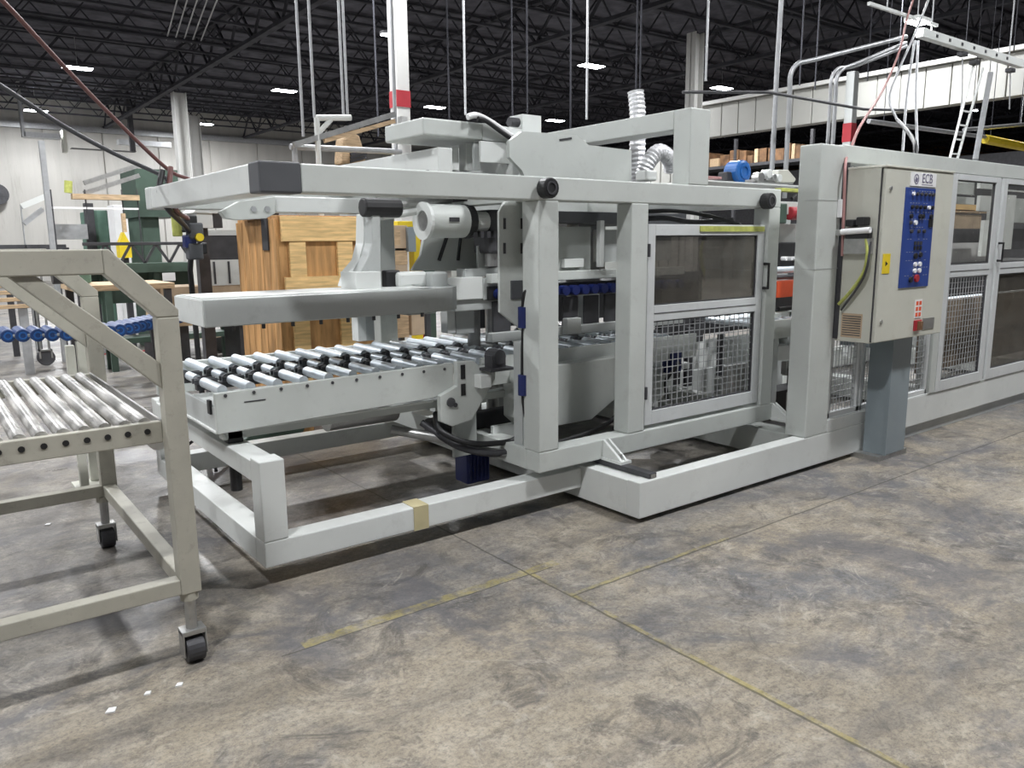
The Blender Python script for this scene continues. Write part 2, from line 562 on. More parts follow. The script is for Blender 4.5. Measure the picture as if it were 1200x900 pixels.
# ------------------------------------------------------------------ the building
def build_room():
    fl = structure(MB().box(-14, -14, -0.2, 60, 42, 0).build('floor', 'floor'))
    ce = structure(MB().box(-14, -14, 8.1, 60, 42, 8.3).build('ceiling', 'ceil'))
    # bar joists under the roof deck, spanning along x; girders along y
    jm = MB()
    z0, z1 = 7.25, 8.0
    jm.box(-14, -0.05, z0, 60, 0.05, z0 + 0.06)
    jm.box(-14, -0.05, z1, 60, 0.05, z1 + 0.06)
    x = -14.0
    while x < 60:
        jm.beam((x, 0, z0 + .03), (x + 0.6, 0, z1), 0.035, 0.035)
        jm.beam((x + 0.6, 0, z1), (x + 1.2, 0, z0 + .03), 0.035, 0.035)
        x += 1.2
    j0 = jm.build('ceiling_joist', 'joist', ce)
    j0.location.y = 1.5
    for k in range(1, 22):
        share(j0, ce, dy=k * 1.85)
    gm = MB()
    gm.box(-0.09, -14, 6.95, 0.09, 42, 7.05)
    gm.box(-0.09, -14, 8.0, 0.09, 42, 8.1)
    y = -14.0
    while y < 42:
        gm.beam((0, y, 7.0), (0, y + 1.0, 8.0), 0.06, 0.06)
        gm.beam((0, y + 1.0, 8.0), (0, y + 2.0, 7.0), 0.06, 0.06)
        y += 2.0
    g0 = gm.build('ceiling_girder', 'joist', ce)
    g0.location.x = 1.6
    for k in range(1, 8):
        share(g0, ce, dx=k * 6.5)
    # sprinkler and conduit runs below the joists
    for k, (yy, zz) in enumerate(((12.5, 7.1), (23.6, 7.1), (33, 7.1))):
        MB().cyl((-14, yy, zz), (60, yy, zz), 0.045, 8).build('ceiling_pipe', 'joist', ce)
    cm = MB()
    for k in range(5):
        cm.cyl((3.0 + k * 0.18, 6, 7.15), (6.4 + k * 0.22, 24, 7.15), 0.018, 6)
    cm.build('ceiling_conduit_run', 'galv', ce)
    # back wall, tall vertical panels
    wb = structure(MB().box(-14, 42.05, 0, 60, 42.25, 8.1).build('wall_back', 'wall'))
    p0 = MB().box(0.02, 41.97, 0, 2.42, 42.05, 6.75).build('wall_panel', 'wall', wb, bevel=0.02)
    p0.location.x = -14
    for k in range(1, 30):
        share(p0, wb, dx=2.44 * k)
    MB().box(-14, 41.8, 6.75, 60, 42.05, 7.0).build('wall_rail', 'galv', wb)
    structure(MB().box(60, -14, 0, 60.2, 42, 8.1).build('wall_right', 'brownbox'))
    # header over the opening to the next bay
    hd = structure(MB().box(20.0, 2.0, 4.68, 20.3, 16.9, 5.62).build('wall_header', 'header'))
    q0 = MB().box(19.94, 0.01, 4.68, 20.0, 0.58, 5.60).build('wall_panel', 'header', hd, bevel=0.01)
    q0.location.y = 2.0
    for k in range(1, 24):
        share(q0, hd, dy=0.6 * k)
    MB().box(19.8, 2.0, 5.62, 20.35, 16.9, 5.72).build('header_coping', 'col', hd)
    pt = structure(MB().box(20.0, 16.9, 0, 20.3, 19.6, 4.3).build('wall_partition', 'header'))
    q0 = MB().box(19.95, 0.01, 0, 20.0, 0.40, 4.3).build('wall_panel', 'header', pt, bevel=0.01)
    q0.location.y = 16.9
    for k in range(1, 6):
        share(q0, pt, dy=0.43 * k)
    # columns
    def column(x, y, wd, z1, band=None, label=''):
        c = MB()
        c.box(x, y - wd / 2, 0, x + .02, y + wd / 2, z1)
        c.box(x + wd, y - wd / 2, 0, x + wd + .02, y + wd / 2, z1)
        c.box(x, y - .01, 0, x + wd, y + .01, z1)
        o = structure(c.build('column', 'col'))
        o['label'] = label
        if band:
            MB().box(x - .004, y - wd / 2 - .004, band[0], x + wd + .024, y + wd / 2 + .004, band[1]).build('red_band', 'red', o)
        return o
    def boxcolumn(x, y, wd, z1, band, label):
        o = structure(MB().box(x, y, 0, x + wd, y + wd, z1).build('column', 'col' if z1 > 6 else 'paint2', bevel=0.01))  # the shorter column's shadow is put into a greyer paint
        o['label'] = label
        if band:
            MB().box(x - .006, y - .006, band[0], x + wd + .006, y + wd + .006, band[1]).build('red_band', 'red', o)
    p = atZ(457, 20, 7.0)
    a = atY(465, 105, 10.5)
    b = atY(470, 125, 10.5)
    boxcolumn(a.x, 10.5, 0.215, 8.1, (b.z, a.z), 'white building column with a red band behind the machine')
    a = atX(998, 143, 14.8)
    boxcolumn(14.8, a.y, 0.17, 4.75, (3.45, 3.8), 'white column with a red band in front of the header wall')
    column(8.3, 31.0, 0.42, 7.0, None, 'distant white steel column at the far left')
    column(17.2, 14.7, 0.32, 7.0, None, 'white steel column left of the header wall')
    column(10.2, 36.0, 0.42, 7.0, None, 'farthest white steel column')


build_room()

# lamps
VIS = {
    (4.9, 19.2): 'brightest high bay lamp cut by the top edge, above the slanting cable',
    (17.8, 19.2): 'large bright high bay lamp above the grey top housing, right of the red banded column',
    (24.2, 19.2): 'high bay lamp just right of the column at the end of the header wall',
    (4.9, 28.5): 'bright high bay lamp crossed by the slanting cable at the upper left',
    (11.5, 28.5): 'bright high bay lamp between the drop rods and the far left column',
    (17.8, 28.5): 'smaller high bay lamp just right of the red banded white column',
    (24.2, 28.5): 'small high bay lamp low above the right part of the grey top housing',
    (4.9, 38.2): 'small faint high bay lamp near the left wall duct',
    (11.5, 38.2): 'small high bay lamp just right of the far left white column',
    (24.2, 9.8): 'high bay lamp at the right edge above the ladder frame',
    (17.8, 9.8): 'high bay lamp at the top edge left of the busway strut',
}


def build_lamps():
    lm = thing('high_bay_lamp', 'bright white LED high bay lamp hanging from the dark roof', 'lamp', (0, 0, 7.0), 'high bay lamps')
    MB().box(-.42, -.22, 7.0, .42, .22, 7.06).build('lamp_housing', 'dark', lm)
    MB().box(-.40, -.20, 6.985, .40, .20, 7.0).build('diffuser', 'lamp', lm)
    MB().cyl((0, 0, 7.06), (0, 0, 7.95), 0.008, 6).build('hanger', 'galv', lm)
    first = True
    for (x, y, z) in LAMPS:
        # outside the picture only the light is needed; the lamp itself hangs there too
        o = lm if first else dup(lm, (x, y, z))
        o.location = (x, y, z)
        first = False
        if (x, y) in VIS:
            o['label'] = VIS[(x, y)]
        else:
            o['label'] = 'high bay lamp of the same kind that the photograph does not show'
        ld = D.lights.new('lamp_light', 'AREA')
        ld.shape = 'RECTANGLE'
        ld.size = 0.8
        ld.size_y = 0.4
        ld.energy = LAMP_W * (0.62 if y < 5 else 1.15)  # front row is unseen, added as dimmer fill on the camera side
        ld.color = (0.97, 0.98, 1.0)
        lo = D.objects.new('lamp_light', ld)
        COL.objects.link(lo)
        lo.parent = o
        lo.location = (0, 0, -0.03)
    # one lower lamp above the busway
    return lm


build_lamps()

# ------------------------------------------------------------------ machine base
YF = 3.41      # front plane of the sliding cage
YB = 5.42      # its back plane
YE = 2.99      # front plane of the base and of the long enclosure


def build_base():
    t = thing('steel_skid', 'long low light grey steel skid lying on the floor under the cage', 'skid', (3.17, YE, 0))
    bx('front_beam', 'white', t, 3.17, YE, 0.03, 5.6, YE + .10, 0.245, bevel=0.006)
    bx('raised_beam', 'white', t, 5.07, YE, 0.245, 5.6, YE + .10, 0.335, bevel=0.004)
    bx('front_beam', 'white', t, 5.6, YE + .01, 0.10, 13.0, YE + .12, 0.335, bevel=0.006)
    bx('floor_strip', 'paint2', t, 5.6, YE + .04, 0.0, 13.0, YE + .2, 0.10)
    bx('end_beam', 'white', t, 3.17, YE + .10, 0.03, 3.36, YB + .1, 0.24)
    bx('rear_beam', 'paint', t, 3.36, YB - .1, 0.03, 13.0, YB + .1, 0.235)
    for x in (4.9, 7.4, 10.0):
        bx('cross_member', 'paint', t, x, YE + .12, 0.03, x + .2, YB - .1, 0.22)
    for x, y in ((3.3, 3.1), (5.3, 3.1), (3.3, 5.4), (5.3, 5.4)):
        MB().cyl((x, y, 0), (x, y, 0.03), 0.05).build('foot', 'black', t)
    # dark slide rails across the base that carry the cage
    for x in (3.27, 5.12):
        bx('slide_rail', 'dark', t, x, YE + .02, 0.245, x + .06, YB, 0.275, bevel=0.002)
        MB().box(x + .01, YE + .015, 0.25, x + .05, YE + .022, 0.27).build('rail_end', 'steel', t)
    # low frame to the left
    y0, y1 = 3.48, 5.46
    for y in (y0, y1 - .1):
        bx('low_beam', 'white', t, 1.18, y, 0.10, 3.17, y + .12, 0.225, bevel=0.006)
    o = bx('tape_wrap', 'tape', t, 1.98, y0 - .003, 0.097, 2.07, y0 + .123, 0.228, bevel=0)
    for y in (y0, y1 - .1):
        bx('corner_post', 'white', t, 1.18, y, 0.225, 1.30, y + .12, 0.615, bevel=0.006)
    bx('end_rail', 'white', t, 1.18, y0 + .12, 0.10, 1.30, y1 - .1, 0.22)
    bx('end_rail', 'white', t, 1.18, y0 + .12, 0.50, 1.30, y1 - .1, 0.60)
    for y in (4.02, 5.0):
        MB().cyl((1.24, y, 0.34), (1.24, y, 0.50), 0.03).build('rubber_buffer', 'black', t)
    return t


build_base()


def knob(t, p):
    MB().cyl(p, p + Vector((0, -.02, 0)), 0.03).cyl(p + Vector((0, -.02, 0)), p + Vector((0, -.085, 0)), 0.055, 18).build('knob', 'black', t, bevel=0.006)
    MB().ring(p + Vector((0, -.085, 0)), p + Vector((0, -.09, 0)), 0.036, 0.026).build('knob_ring', 'dark', t)


def build_cage():
    t = thing('sliding_cage_frame', 'tall light grey square tube cage around the roller infeed, with black corner cap', 'machine frame', (3.2, YF, 0.275))
    W = 0.13
    zt0, zt1 = 1.822, 1.948
    for y in (YF, YB - W):
        bx('top_beam', 'paint', t, 1.43, y, zt0, 5.0, y + W, zt1, bevel=0.007)
        bx('bottom_beam', 'paint', t, 2.78, y, 0.277, 5.03, y + W, 0.40, bevel=0.007)
        for x in (2.78, 3.50, 4.87):
            bx('post', 'paint', t, x, y, 0.40, x + (.145 if x < 4 else .13), y + (0.13 if y > 4 or x > 3 else 0.15), zt0, bevel=0.007)
        c = bx('end_cap', 'cap' if y < 4 else 'white', t, 1.24, y - .004, zt0 - .004, 1.43, y + W, zt1 + .004, bevel=0.008)
        c['label'] = 'black corner cap on the end of the top beam' if y < 4 else 'white end cap'
    bx('end_beam', 'white', t, 1.245, YF + W, zt0, 1.375, YB - W, zt1, bevel=0.006)
    for x in (2.78, 4.87):
        bx('top_cross_beam', 'paint', t, x, YF + W, zt0, x + W, YB - W, zt1)
        bx('bottom_cross_beam', 'paint', t, x, YF + W, 0.277, x + W, YB - W, 0.40)
    for x in (3.27, 5.0):
        # triangular foot gussets that reach out onto the slide rails
        g = MB().prism([(YF, 0.29), (YF - .16, 0.29), (YF - .13, 0.315), (YF, 0.40)], 0, x + .012, x + .03)
        g.prism([(YF, 0.29), (YF - .16, 0.29), (YF - .13, 0.315), (YF, 0.40)], 0, x + .055, x + .07)
        g.box(x, YF - .17, 0.276, x + .09, YF, 0.292)
        g.build('foot_bracket', 'white', t)
        MB().cyl((x + .042, YF - .12, .29), (x + .042, YF - .12, .33), 0.014, 6).cyl((x + .042, YF - .06, .29), (x + .042, YF - .06, .33), 0.014, 6).build('bolt', 'steel', t)
    knob(t, Vector((2.80, YF, 1.883)))
    knob(t, Vector((4.77, YF, 1.86)))
    # hole pattern of the first post
    h = MB()
    for k in range(26):
        h.box(2.922, YF + .03, 0.5 + k * .05, 2.926, YF + .05, 0.52 + k * .05)
    h.build('slot_row', 'dark', t, kind='stuff')
    # upper portal on the cage
    xp0 = atY(805, 213, YF).x
    xp1 = atY(829, 213, YF).x
    z = atY(828, 128, YF).z
    bx('portal_post', 'paint', t, xp0 + .02, YF, zt1, xp1 + .01, YF + .14, z, bevel=0.006)
    bx('portal_post', 'paint', t, xp0 + .02, YB - .14, zt1, xp1, YB, z, bevel=0.006)
    bx('portal_beam', 'paint', t, xp0 + .02, YF + .14, z - .12, xp1, YB - .14, z, bevel=0.006)
    return t


build_cage()


def wire_panel(t, x0, z0, x1, z1, y, nx, nz, r=0.0022, name='wire_mesh', axis=1):
    g = MB()
    for i in range(nx + 1):
        x = x0 + (x1 - x0) * i / nx
        g.beam((x, y, z0), (x, y, z1), 2 * r, 2 * r)
    for i in range(nz + 1):
        z = z0 + (z1 - z0) * i / nz
        g.beam((x0, y + 2 * r, z), (x1, y + 2 * r, z), 2 * r, 2 * r)
    return g.build(name, 'galv', t, kind='stuff')


def frame_door(t, x0, z0, x1, z1, zm, y, mesh=True, win=True, wdt=0.06, top=None, names=('window_pane', 'wire_mesh')):
    d = 0.035
    top = top or wdt
    rects = (('stile', x0, z0, x0 + wdt, z1), ('stile', x1 - wdt, z0, x1, z1),
             ('rail', x0 + wdt, z1 - top, x1 - wdt, z1), ('rail', x0 + wdt, z0, x1 - wdt, z0 + .09))
    for n, a, b, c, e in rects:
        bx(n, 'door', t, a, y, b, c, y + d, e, bevel=0.003)
    bx('rail', 'door', t, x0 + wdt, y, zm - .055, x1 - wdt, y + d, zm + .045, bevel=0.003)
    g = MB()
    g.box(x0 + wdt, y - .003, zm - .007, x1 - wdt, y, zm - .003)
    g.build('rail_groove', 'dark', t)
    for (za, zb) in ((z0 + .09, zm - .055), (zm + .045, z1 - top)):
        fr = MB()
        q = .008
        fr.box(x0 + wdt, y + .01, za, x0 + wdt + q, y + .03, zb).box(x1 - wdt - q, y + .01, za, x1 - wdt, y + .03, zb)
        fr.box(x0 + wdt, y + .01, za, x1 - wdt, y + .03, za + q).box(x0 + wdt, y + .01, zb - q, x1 - wdt, y + .03, zb)
        fr.build('seal', 'dark', t)
    if win:
        MB().box(x0 + wdt, y + .018, zm + .045, x1 - wdt, y + .022, z1 - top).build('window_pane', 'pane' if win == 1 else 'clear', t)
    if mesh:
        nx = int(round((x1 - x0 - 2 * wdt) / 0.052))
        nz = int(round((zm - .055 - z0 - .09) / 0.046))
        wire_panel(t, x0 + wdt, z0 + .09, x1 - wdt, zm - .055, y + .02, nx, nz)


def handle(t, x, z, y, h=0.16):
    MB().tube([(x, y, z), (x, y - .04, z), (x, y - .04, z + h), (x, y, z + h)], 0.011, 8).build('handle', 'black', t)


def build_door():
    t = thing('cage_door', 'aluminium cage door with smoked window above wire mesh, between two grey posts', 'door', (3.66, YF + .02, 0.42))
    frame_door(t, 3.665, 0.425, 4.855, 1.70, 1.15, YF + .02, wdt=0.07)
    handle(t, 4.85, 1.26, YF + .01, 0.17)
    for z in (0.6, 1.5):
        MB().cyl((3.665, YF + .012, z), (3.665, YF + .012, z + .08), 0.012, 8).build('hinge', 'dark', t)
    bx('yellow_edge', 'ygreen', t, 4.15, YF + .012, 1.655, 4.84, YF + .02, 1.69, bevel=0)
    return t


build_door()


# ------------------------------------------------------------------ roller infeed conveyor
def build_conveyor():
    t = thing('roller_infeed', 'light grey roller conveyor with short steel rollers and black chain strands entering the cage', 'conveyor', (1.13, 3.9, 0.6))
    x0, x1, y0, y1 = 1.13, 4.75, 3.90, 5.06
    fr = MB().prism([(x0, .675), (2.35, .70), (2.52, .72), (2.52, .895), (x0, .88)], 1, y0, y0 + .035)
    fr.build('front_side_plate', 'paint', t, bevel=0.004)
    bx('front_side_plate', 'paint', t, 2.74, y0 + .02, .72, x1, y0 + .05, .90)
    bx('rear_side_plate', 'paint', t, x0, y1, .70, x1, y1 + .035, .89)
    bx('end_plate', 'paint2', t, x0 + .01, y0 + .035, .675, x0 + .03, y1, .80)
    bx('base_plate', 'white', t, x0 - .0, y0 + .035, .668, 2.4, y1, .682)
    h = MB()
    h.box(x0 - .002, y0 + .1, .76, x0 + .012, y0 + .14, .83)
    h.build('cable_slot', 'black', t)
    MB().box(x0 + .14, y0 - .002, .818, x0 + .25, y0, .824).build('engraved_plate', 'dark', t)
    # bolts along the side, one per roller
    pitch = 0.142
    b = MB().cyl((x0 + .05, y0 - .004, .865), (x0 + .05, y0, .865), 0.009, 8).build('axle_bolt', 'dark', t)
    n = int((x1 - x0 - .1) / pitch)
    for k in range(1, 10):
        share(b, t, dx=k * pitch, dz=0)
    # rollers: near row, middle stubs between the chains, far row
    rows = (('near', y0 + .045, y0 + .34, .027), ('mid', y0 + .47, y0 + .62, .024), ('far', y0 + .75, y1 - .01, .027))
    z = .885
    for nm, a, c, r in rows:
        o = MB().cyl((x0 + .05, a, z), (x0 + .05, c, z), r, 14).build('roller', 'chrome', t, smooth=True)
        for k in range(1, n):
            share(o, t, dx=k * pitch)
    # the two chain strands and their dark wheels
    for ya in (y0 + .39, y0 + .67):
        c = MB()
        c.box(x0 + .02, ya - .022, z - .045, x1, ya + .022, z - .015)
        c.build('chain_guide', 'dark', t)
        s = MB()
        x = x0
        while x < x1 - .05:
            s.box(x + .008, ya - .028, z - .012, x + .055, ya - .016, z + .014)
            s.box(x + .008, ya + .016, z - .012, x + .055, ya + .028, z + .014)
            s.cyl((x + .03, ya - .014, z), (x + .03, ya + .014, z), .011, 6)
            x += .071
        s.build('chain', 'cap', t, kind='stuff')
        w = MB()
        for k in range(n):
            w.cyl((x0 + .05 + k * pitch, ya - .05, z), (x0 + .05 + k * pitch, ya - .032, z), .021, 12)
            w.cyl((x0 + .05 + k * pitch, ya + .032, z), (x0 + .05 + k * pitch, ya + .05, z), .021, 12)
        w.build('chain_wheels', 'cap', t, kind='stuff')
    # sloping cheek bracket at the side, with slots
    p = [atY(*q, 3.86) for q in ((515, 490), (527, 415), (556, 424), (574, 440), (622, 440), (622, 452), (598, 489), (540, 492), (516, 486))]
    c = MB().prism([(2.40, .56), (2.40, .715), (2.52, .76), (2.52, .905), (2.64, .90), (2.69, .86), (2.80, .86), (2.80, .77), (2.62, .54), (2.48, .52)], 1, 3.86, 3.90)
    c.build('cheek_bracket', 'paint', t, bevel=0.004)
    MB().box(2.545, 3.855, .80, 2.575, 3.861, .885).box(2.545, 3.855, .70, 2.575, 3.861, .77).build('slot', 'black', t)
    MB().cyl((2.47, 3.85, .67), (2.47, 3.86, .67), .028, 14).cyl((2.5, 3.85, .65), (2.5, 3.86, .65), .014, 10).build('cable_grommet', 'dark', t)
    q = MB().box(2.68, 3.74, .84, 2.86, 3.88, .855)
    q.box(2.72, 3.78, .855, 2.82, 3.86, .93)
    q.cyl((2.77, 3.77, .92), (2.77, 3.87, .92), .045, 14)
    q.build('bearing_block', 'dark', t)
    bx('junction_box', 'white', t, 2.64, 3.79, .74, 2.72, 3.86, .82)
    # legs and cross bearer
    for y in (4.02, 5.0):
        bx('bearer', 'paint', t, x0 + .05, y - .04, .62, x1, y + .04, .668)
    for x in (3.0, 4.5):
        bx('leg', 'paint', t, x, 4.9, .235, x + .08, 4.98, .62)
    for y in (3.98, 4.98):
        bx('mounting_block', 'black', t, 1.2, y, .60, 1.28, y + .07, .668)
    return t


build_conveyor()


def build_lift():
    t = thing('lower_drive_unit', 'gear motor with navy blue housing hanging below the roller infeed', 'motor', (2.6, 4.2, 0.2))
    a, b = atY(542, 516, 4.15), atY(569, 557, 4.15)
    MB().box(a.x, 4.1, b.z - .02, b.x, 4.25, a.z + .05).build('motor_housing', 'navy', t, bevel=0.01)
    g = MB()
    for k in range(6):
        x = a.x + (b.x - a.x) * (k + .5) / 6
        g.box(x - .004, 4.09, b.z, x + .004, 4.1, a.z)
    g.build('cooling_fins', 'navy', t)
    MB().box(a.x - .25, 4.12, a.z + .03, b.x + .3, 4.22, a.z + .17).build('gearbox', 'dark', t, bevel=0.02)
    c = MB().cyl((1.85, 4.25, .60), (2.3, 4.25, .60), .085, 20)
    c.build('drive_drum', 'steel', t, smooth=True)
    bx('bracket_plate', 'paint', t, 2.58, 4.0, .28, 2.75, 4.03, .56)
    MB().box(1.6, 4.2, .62, 1.75, 4.3, .7).build('drum_bearing', 'white', t)
    return t


build_lift()


def hose(name, pts, r, material, label, cat='hose', group=None, n=6):
    o = MB().tube(curve_pts(pts, n), r, 8).build(name, material, None, smooth=True)
    tag(o, label, cat, group)
    return o


hose('cable_loop', [(2.45, 4.0, .58), (2.38, 3.85, .52), (2.5, 3.78, .44), (2.7, 3.76, .40), (2.88, 3.74, .42), (2.93, 3.72, .6), (2.88, 3.75, .78)], .018, 'black',
     'black cable loop sagging under the cheek bracket of the roller infeed', 'cable')
hose('cable_loop', [(2.35, 4.0, .54), (2.5, 3.82, .40), (2.75, 3.75, .335), (2.95, 3.72, .40), (2.98, 3.7, .7)], .022, 'dark',
     'thicker dark cable hanging lowest beneath the roller infeed bracket', 'cable')
hose('ribbed_hose', [(2.2, 4.1, .50), (2.45, 3.9, .44), (2.7, 3.78, .34), (2.86, 3.74, .34), (2.93, 3.78, .45)], .03, 'steel',
     'grey flexible conduit running below the black cable loops left of the first cage post', 'hose')


# ------------------------------------------------------------------ upper platen
def build_platen():
    t = thing('upper_platen_beam', 'light grey horizontal pressing beam above the rollers, with bolts along its lower edge', 'machine beam', (1.11, 3.9, 1.2))
    m_ = MB().box(1.11, 3.9, 1.205, 2.42, 4.40, 1.34)
    m_.build('beam_body', 'paint2', t, bevel=0.006)
    c = MB()
    c.cyl((2.42, 4.15, 1.205), (2.42, 4.15, 1.34), .25, 24)
    c.build('rounded_end', 'paint2', t)
    bx('lit_end_face', 'white', t, 1.104, 3.905, 1.21, 1.11, 4.395, 1.335, bevel=0.001)  # whiter skin paints in the light falling on the left end
    MB().box(1.12, 3.95, 1.34, 2.4, 4.35, 1.345).build('lit_top_skin', 'white', t)  # whiter sheet paints in the light from above
    o = MB().cyl((1.25, 3.93, 1.180), (1.25, 3.93, 1.205), .010, 8).build('bolt', 'dark', t)
    for k in range(1, 8):
        share(o, t, dx=k * .155)
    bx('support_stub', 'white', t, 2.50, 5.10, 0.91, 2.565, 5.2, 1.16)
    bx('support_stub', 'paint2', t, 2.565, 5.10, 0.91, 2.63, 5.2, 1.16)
    bx('support_rail', 'paint2', t, 2.42, 4.25, 1.16, 2.63, 5.2, 1.205)
    # cast bracket rising from the beam
    Y = 4.12
    pts = [(420, 337), (420, 322), (432, 300), (436, 285), (436, 250), (446, 250), (447, 337)]
    P = [(atY(*q, Y).x, atY(*q, Y).z) for q in pts]
    MB().prism(P, 1, Y, Y + .10).build('cast_bracket', 'paint2', t, bevel=0.008)
    P2 = [(atY(*q, Y).x, atY(*q, Y).z) for q in ((413, 337), (419, 318), (430, 305), (435, 285), (436, 250), (440, 250), (440, 337))]
    MB().prism(P2, 1, Y + .10, Y + .2).build('cast_rib', 'white', t, bevel=0.004)
    pbox('bracket_foot', 'white', t, (417, 319), (447, 339), Y - .06, .2)
    # cross tubes from the bracket head to the motor
    a = atY(442, 243, Y)
    MB().cyl((a.x - .08, Y + .03, a.z), (a.x + .16, Y + .03, a.z), .055, 14).build('pivot_boss', 'black', t, bevel=.01)
    b = atY(530, 238, Y + .1)
    MB().cyl((a.x + .05, Y + .05, a.z + .01), (b.x, Y + .12, b.z + .02), .022, 10).build('cross_shaft', 'steel', t)
    MB().cyl((a.x + .05, Y + .05, a.z - .05), (b.x, Y + .12, b.z - .02), .022, 10).build('cross_shaft', 'white', t)
    pbox('clevis', 'black', t, (452, 317), (470, 338), Y + .05, .06, bevel=.01)
    pbox('clevis_arm', 'white', t, (466, 319), (502, 336), Y + .02, .1, bevel=.02)
    return t


build_platen()


def build_carriage():
    t = thing('lift_carriage', 'grey lifting carriage with cast gusset, motor and slotted plate beside the first cage post', 'machine carriage', (2.6, 4.0, 1.2))
    Y = 4.15
    P = [(atY(*q, Y + .1).x, atY(*q, Y + .1).z) for q in ((497, 318), (508, 300), (512, 275), (590, 275), (590, 318))]
    MB().prism(P, 1, Y + .25, Y + .28).build('gusset_plate', 'paint', t, bevel=.004)
    for a, b in (((514, 278), (505, 305)), ((530, 278), (527, 305))):
        p, q = atY(*a, Y + .34), atY(*b, Y + .34)
        MB().beam((p.x, Y + .24, p.z), (q.x, Y + .24, q.z), .012, .02).build('slot', 'dark', t)
    pbox('upper_sheet', 'paint2', t, (560, 288), (590, 318), Y + .05, .02)
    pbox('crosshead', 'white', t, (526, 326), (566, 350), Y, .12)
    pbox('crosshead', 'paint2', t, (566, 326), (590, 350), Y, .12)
    pbox('crosshead_top', 'paint2', t, (545, 315), (592, 323), Y + .04, .1)
    pbox('crosshead_foot', 'paint2', t, (533, 351), (592, 361), Y + .02, .1)
    pbox('slide_block', 'paint2', t, (506, 319), (526, 352), Y - .08, .1, bevel=.012)
    pbox('rear_slide', 'white', t, (524, 363), (534, 390), Y + .1, .08)
    pbox('rear_slide', 'paint2', t, (534, 363), (556, 390), Y + .1, .08)
    # motor
    a, b = atY(498, 259, Y - .02), atY(542, 262, Y - .02)
    r = .10
    mo = MB().cyl((a.x, Y - .02, a.z), (b.x, Y - .02, a.z), r, 24)
    mo.build('motor_body', 'paint', t, smooth=True)
    MB().ring((a.x - .02, Y - .02, a.z), (a.x, Y - .02, a.z), r + .012, r * .62, 24).build('motor_flange', 'white', t)
    MB().cyl((a.x - .01, Y - .02, a.z), (a.x + .01, Y - .02, a.z), r * .6, 18).build('fan_cover', 'steel', t)
    MB().box(b.x - .16, Y - .125, a.z - .005, b.x - .09, Y - .12, a.z + .02).build('rating_plate', 'dark', t)
    MB().cyl((b.x, Y - .02, a.z), (b.x + .05, Y - .02, a.z), r * 1.05, 20).build('motor_collar', 'black', t)
    MB().cyl((b.x + .05, Y - .02, a.z), (b.x + .17, Y - .02, a.z), r * .62, 18).build('coupling', 'white', t)
    MB().box(b.x + .17, Y - .08, a.z - .20, b.x + .33, Y + .12, a.z + .07).build('gearbox', 'dark', t, bevel=.02)
    MB().cyl((b.x + .24, Y, a.z - .28), (b.x + .24, Y, a.z - .2), .05, 14).build('output_flange', 'steel', t)
    g = MB()
    for k in range(5):
        g.box(b.x + .03 + k * .05, Y - .1, a.z - .10, b.x + .055 + k * .05, Y - .02, a.z - .06)
    g.build('terminal_row', 'dark', t)
    MB().box(b.x + .02, Y - .05, a.z + .12, b.x + .36, Y + .15, a.z + .2).build('cable_tray', 'black', t)
    # vertical slotted plate next to the post
    P = [(atY(*q, 3.62).x, atY(*q, 3.62).z) for q in ((585, 248), (592, 236), (616, 236), (616, 392), (607, 383), (586, 366))]
    pl = MB().prism(P, 1, 3.62, 3.64).build('vertical_plate', 'paint', t, bevel=.003)
    pbox('plate_window', 'cap', t, (599, 329), (613, 350), 3.612, .01)
    for y_ in (262, 291):
        for x_ in (592, 612):
            p = atY(x_, y_, 3.612)
            MB().box(p.x - .006, 3.612, p.z - .03, p.x + .006, 3.622, p.z + .03).build('adjust_slot', 'dark', t)
    pbox('lower_leg_plate', 'white', t, (578, 500), (614, 532), 3.95, .03)
    a, b = atY(604, 400, 3.66), atY(613, 537, 3.66)
    MB().box(a.x, 3.6, b.z, b.x, 3.68, a.z).build('guide_rail', 'paint2', t)
    MB().box(b.x, 3.6, b.z, b.x + .02, 3.64, a.z).build('guide_rail_groove', 'black', t)
    for yy in (384, 463):
        p = atY(613, yy, 3.56)
        o = MB().cyl((p.x, 3.56, p.z), (p.x, 3.56, p.z + .12), .03, 12).box(p.x, 3.54, p.z + .03, p.x + .06, 3.58, p.z + .1).build('blue_sensor', 'navy', t)
    return t


build_carriage()
p = atY(613, 384, 3.56)
hose('sensor_cable', [(p.x, 3.56, p.z + .12), (p.x, 3.54, p.z + .2), (p.x + .04, 3.50, p.z + .24), (p.x + .12, 3.5, p.z + .27)], .012, 'black',
     'short black cable curving from the upper blue sensor to the first cage post', 'cable')
hose('sensor_cable', [(p.x, 3.56, p.z), (p.x + .0, 3.57, p.z - .2), (p.x + .0, 3.56, p.z - .45), (p.x + .03, 3.54, p.z - .62), (p.x + .12, 3.53, p.z - .64)], .010, 'black',
     'black cable running down from the blue sensors along the first cage post', 'cable')


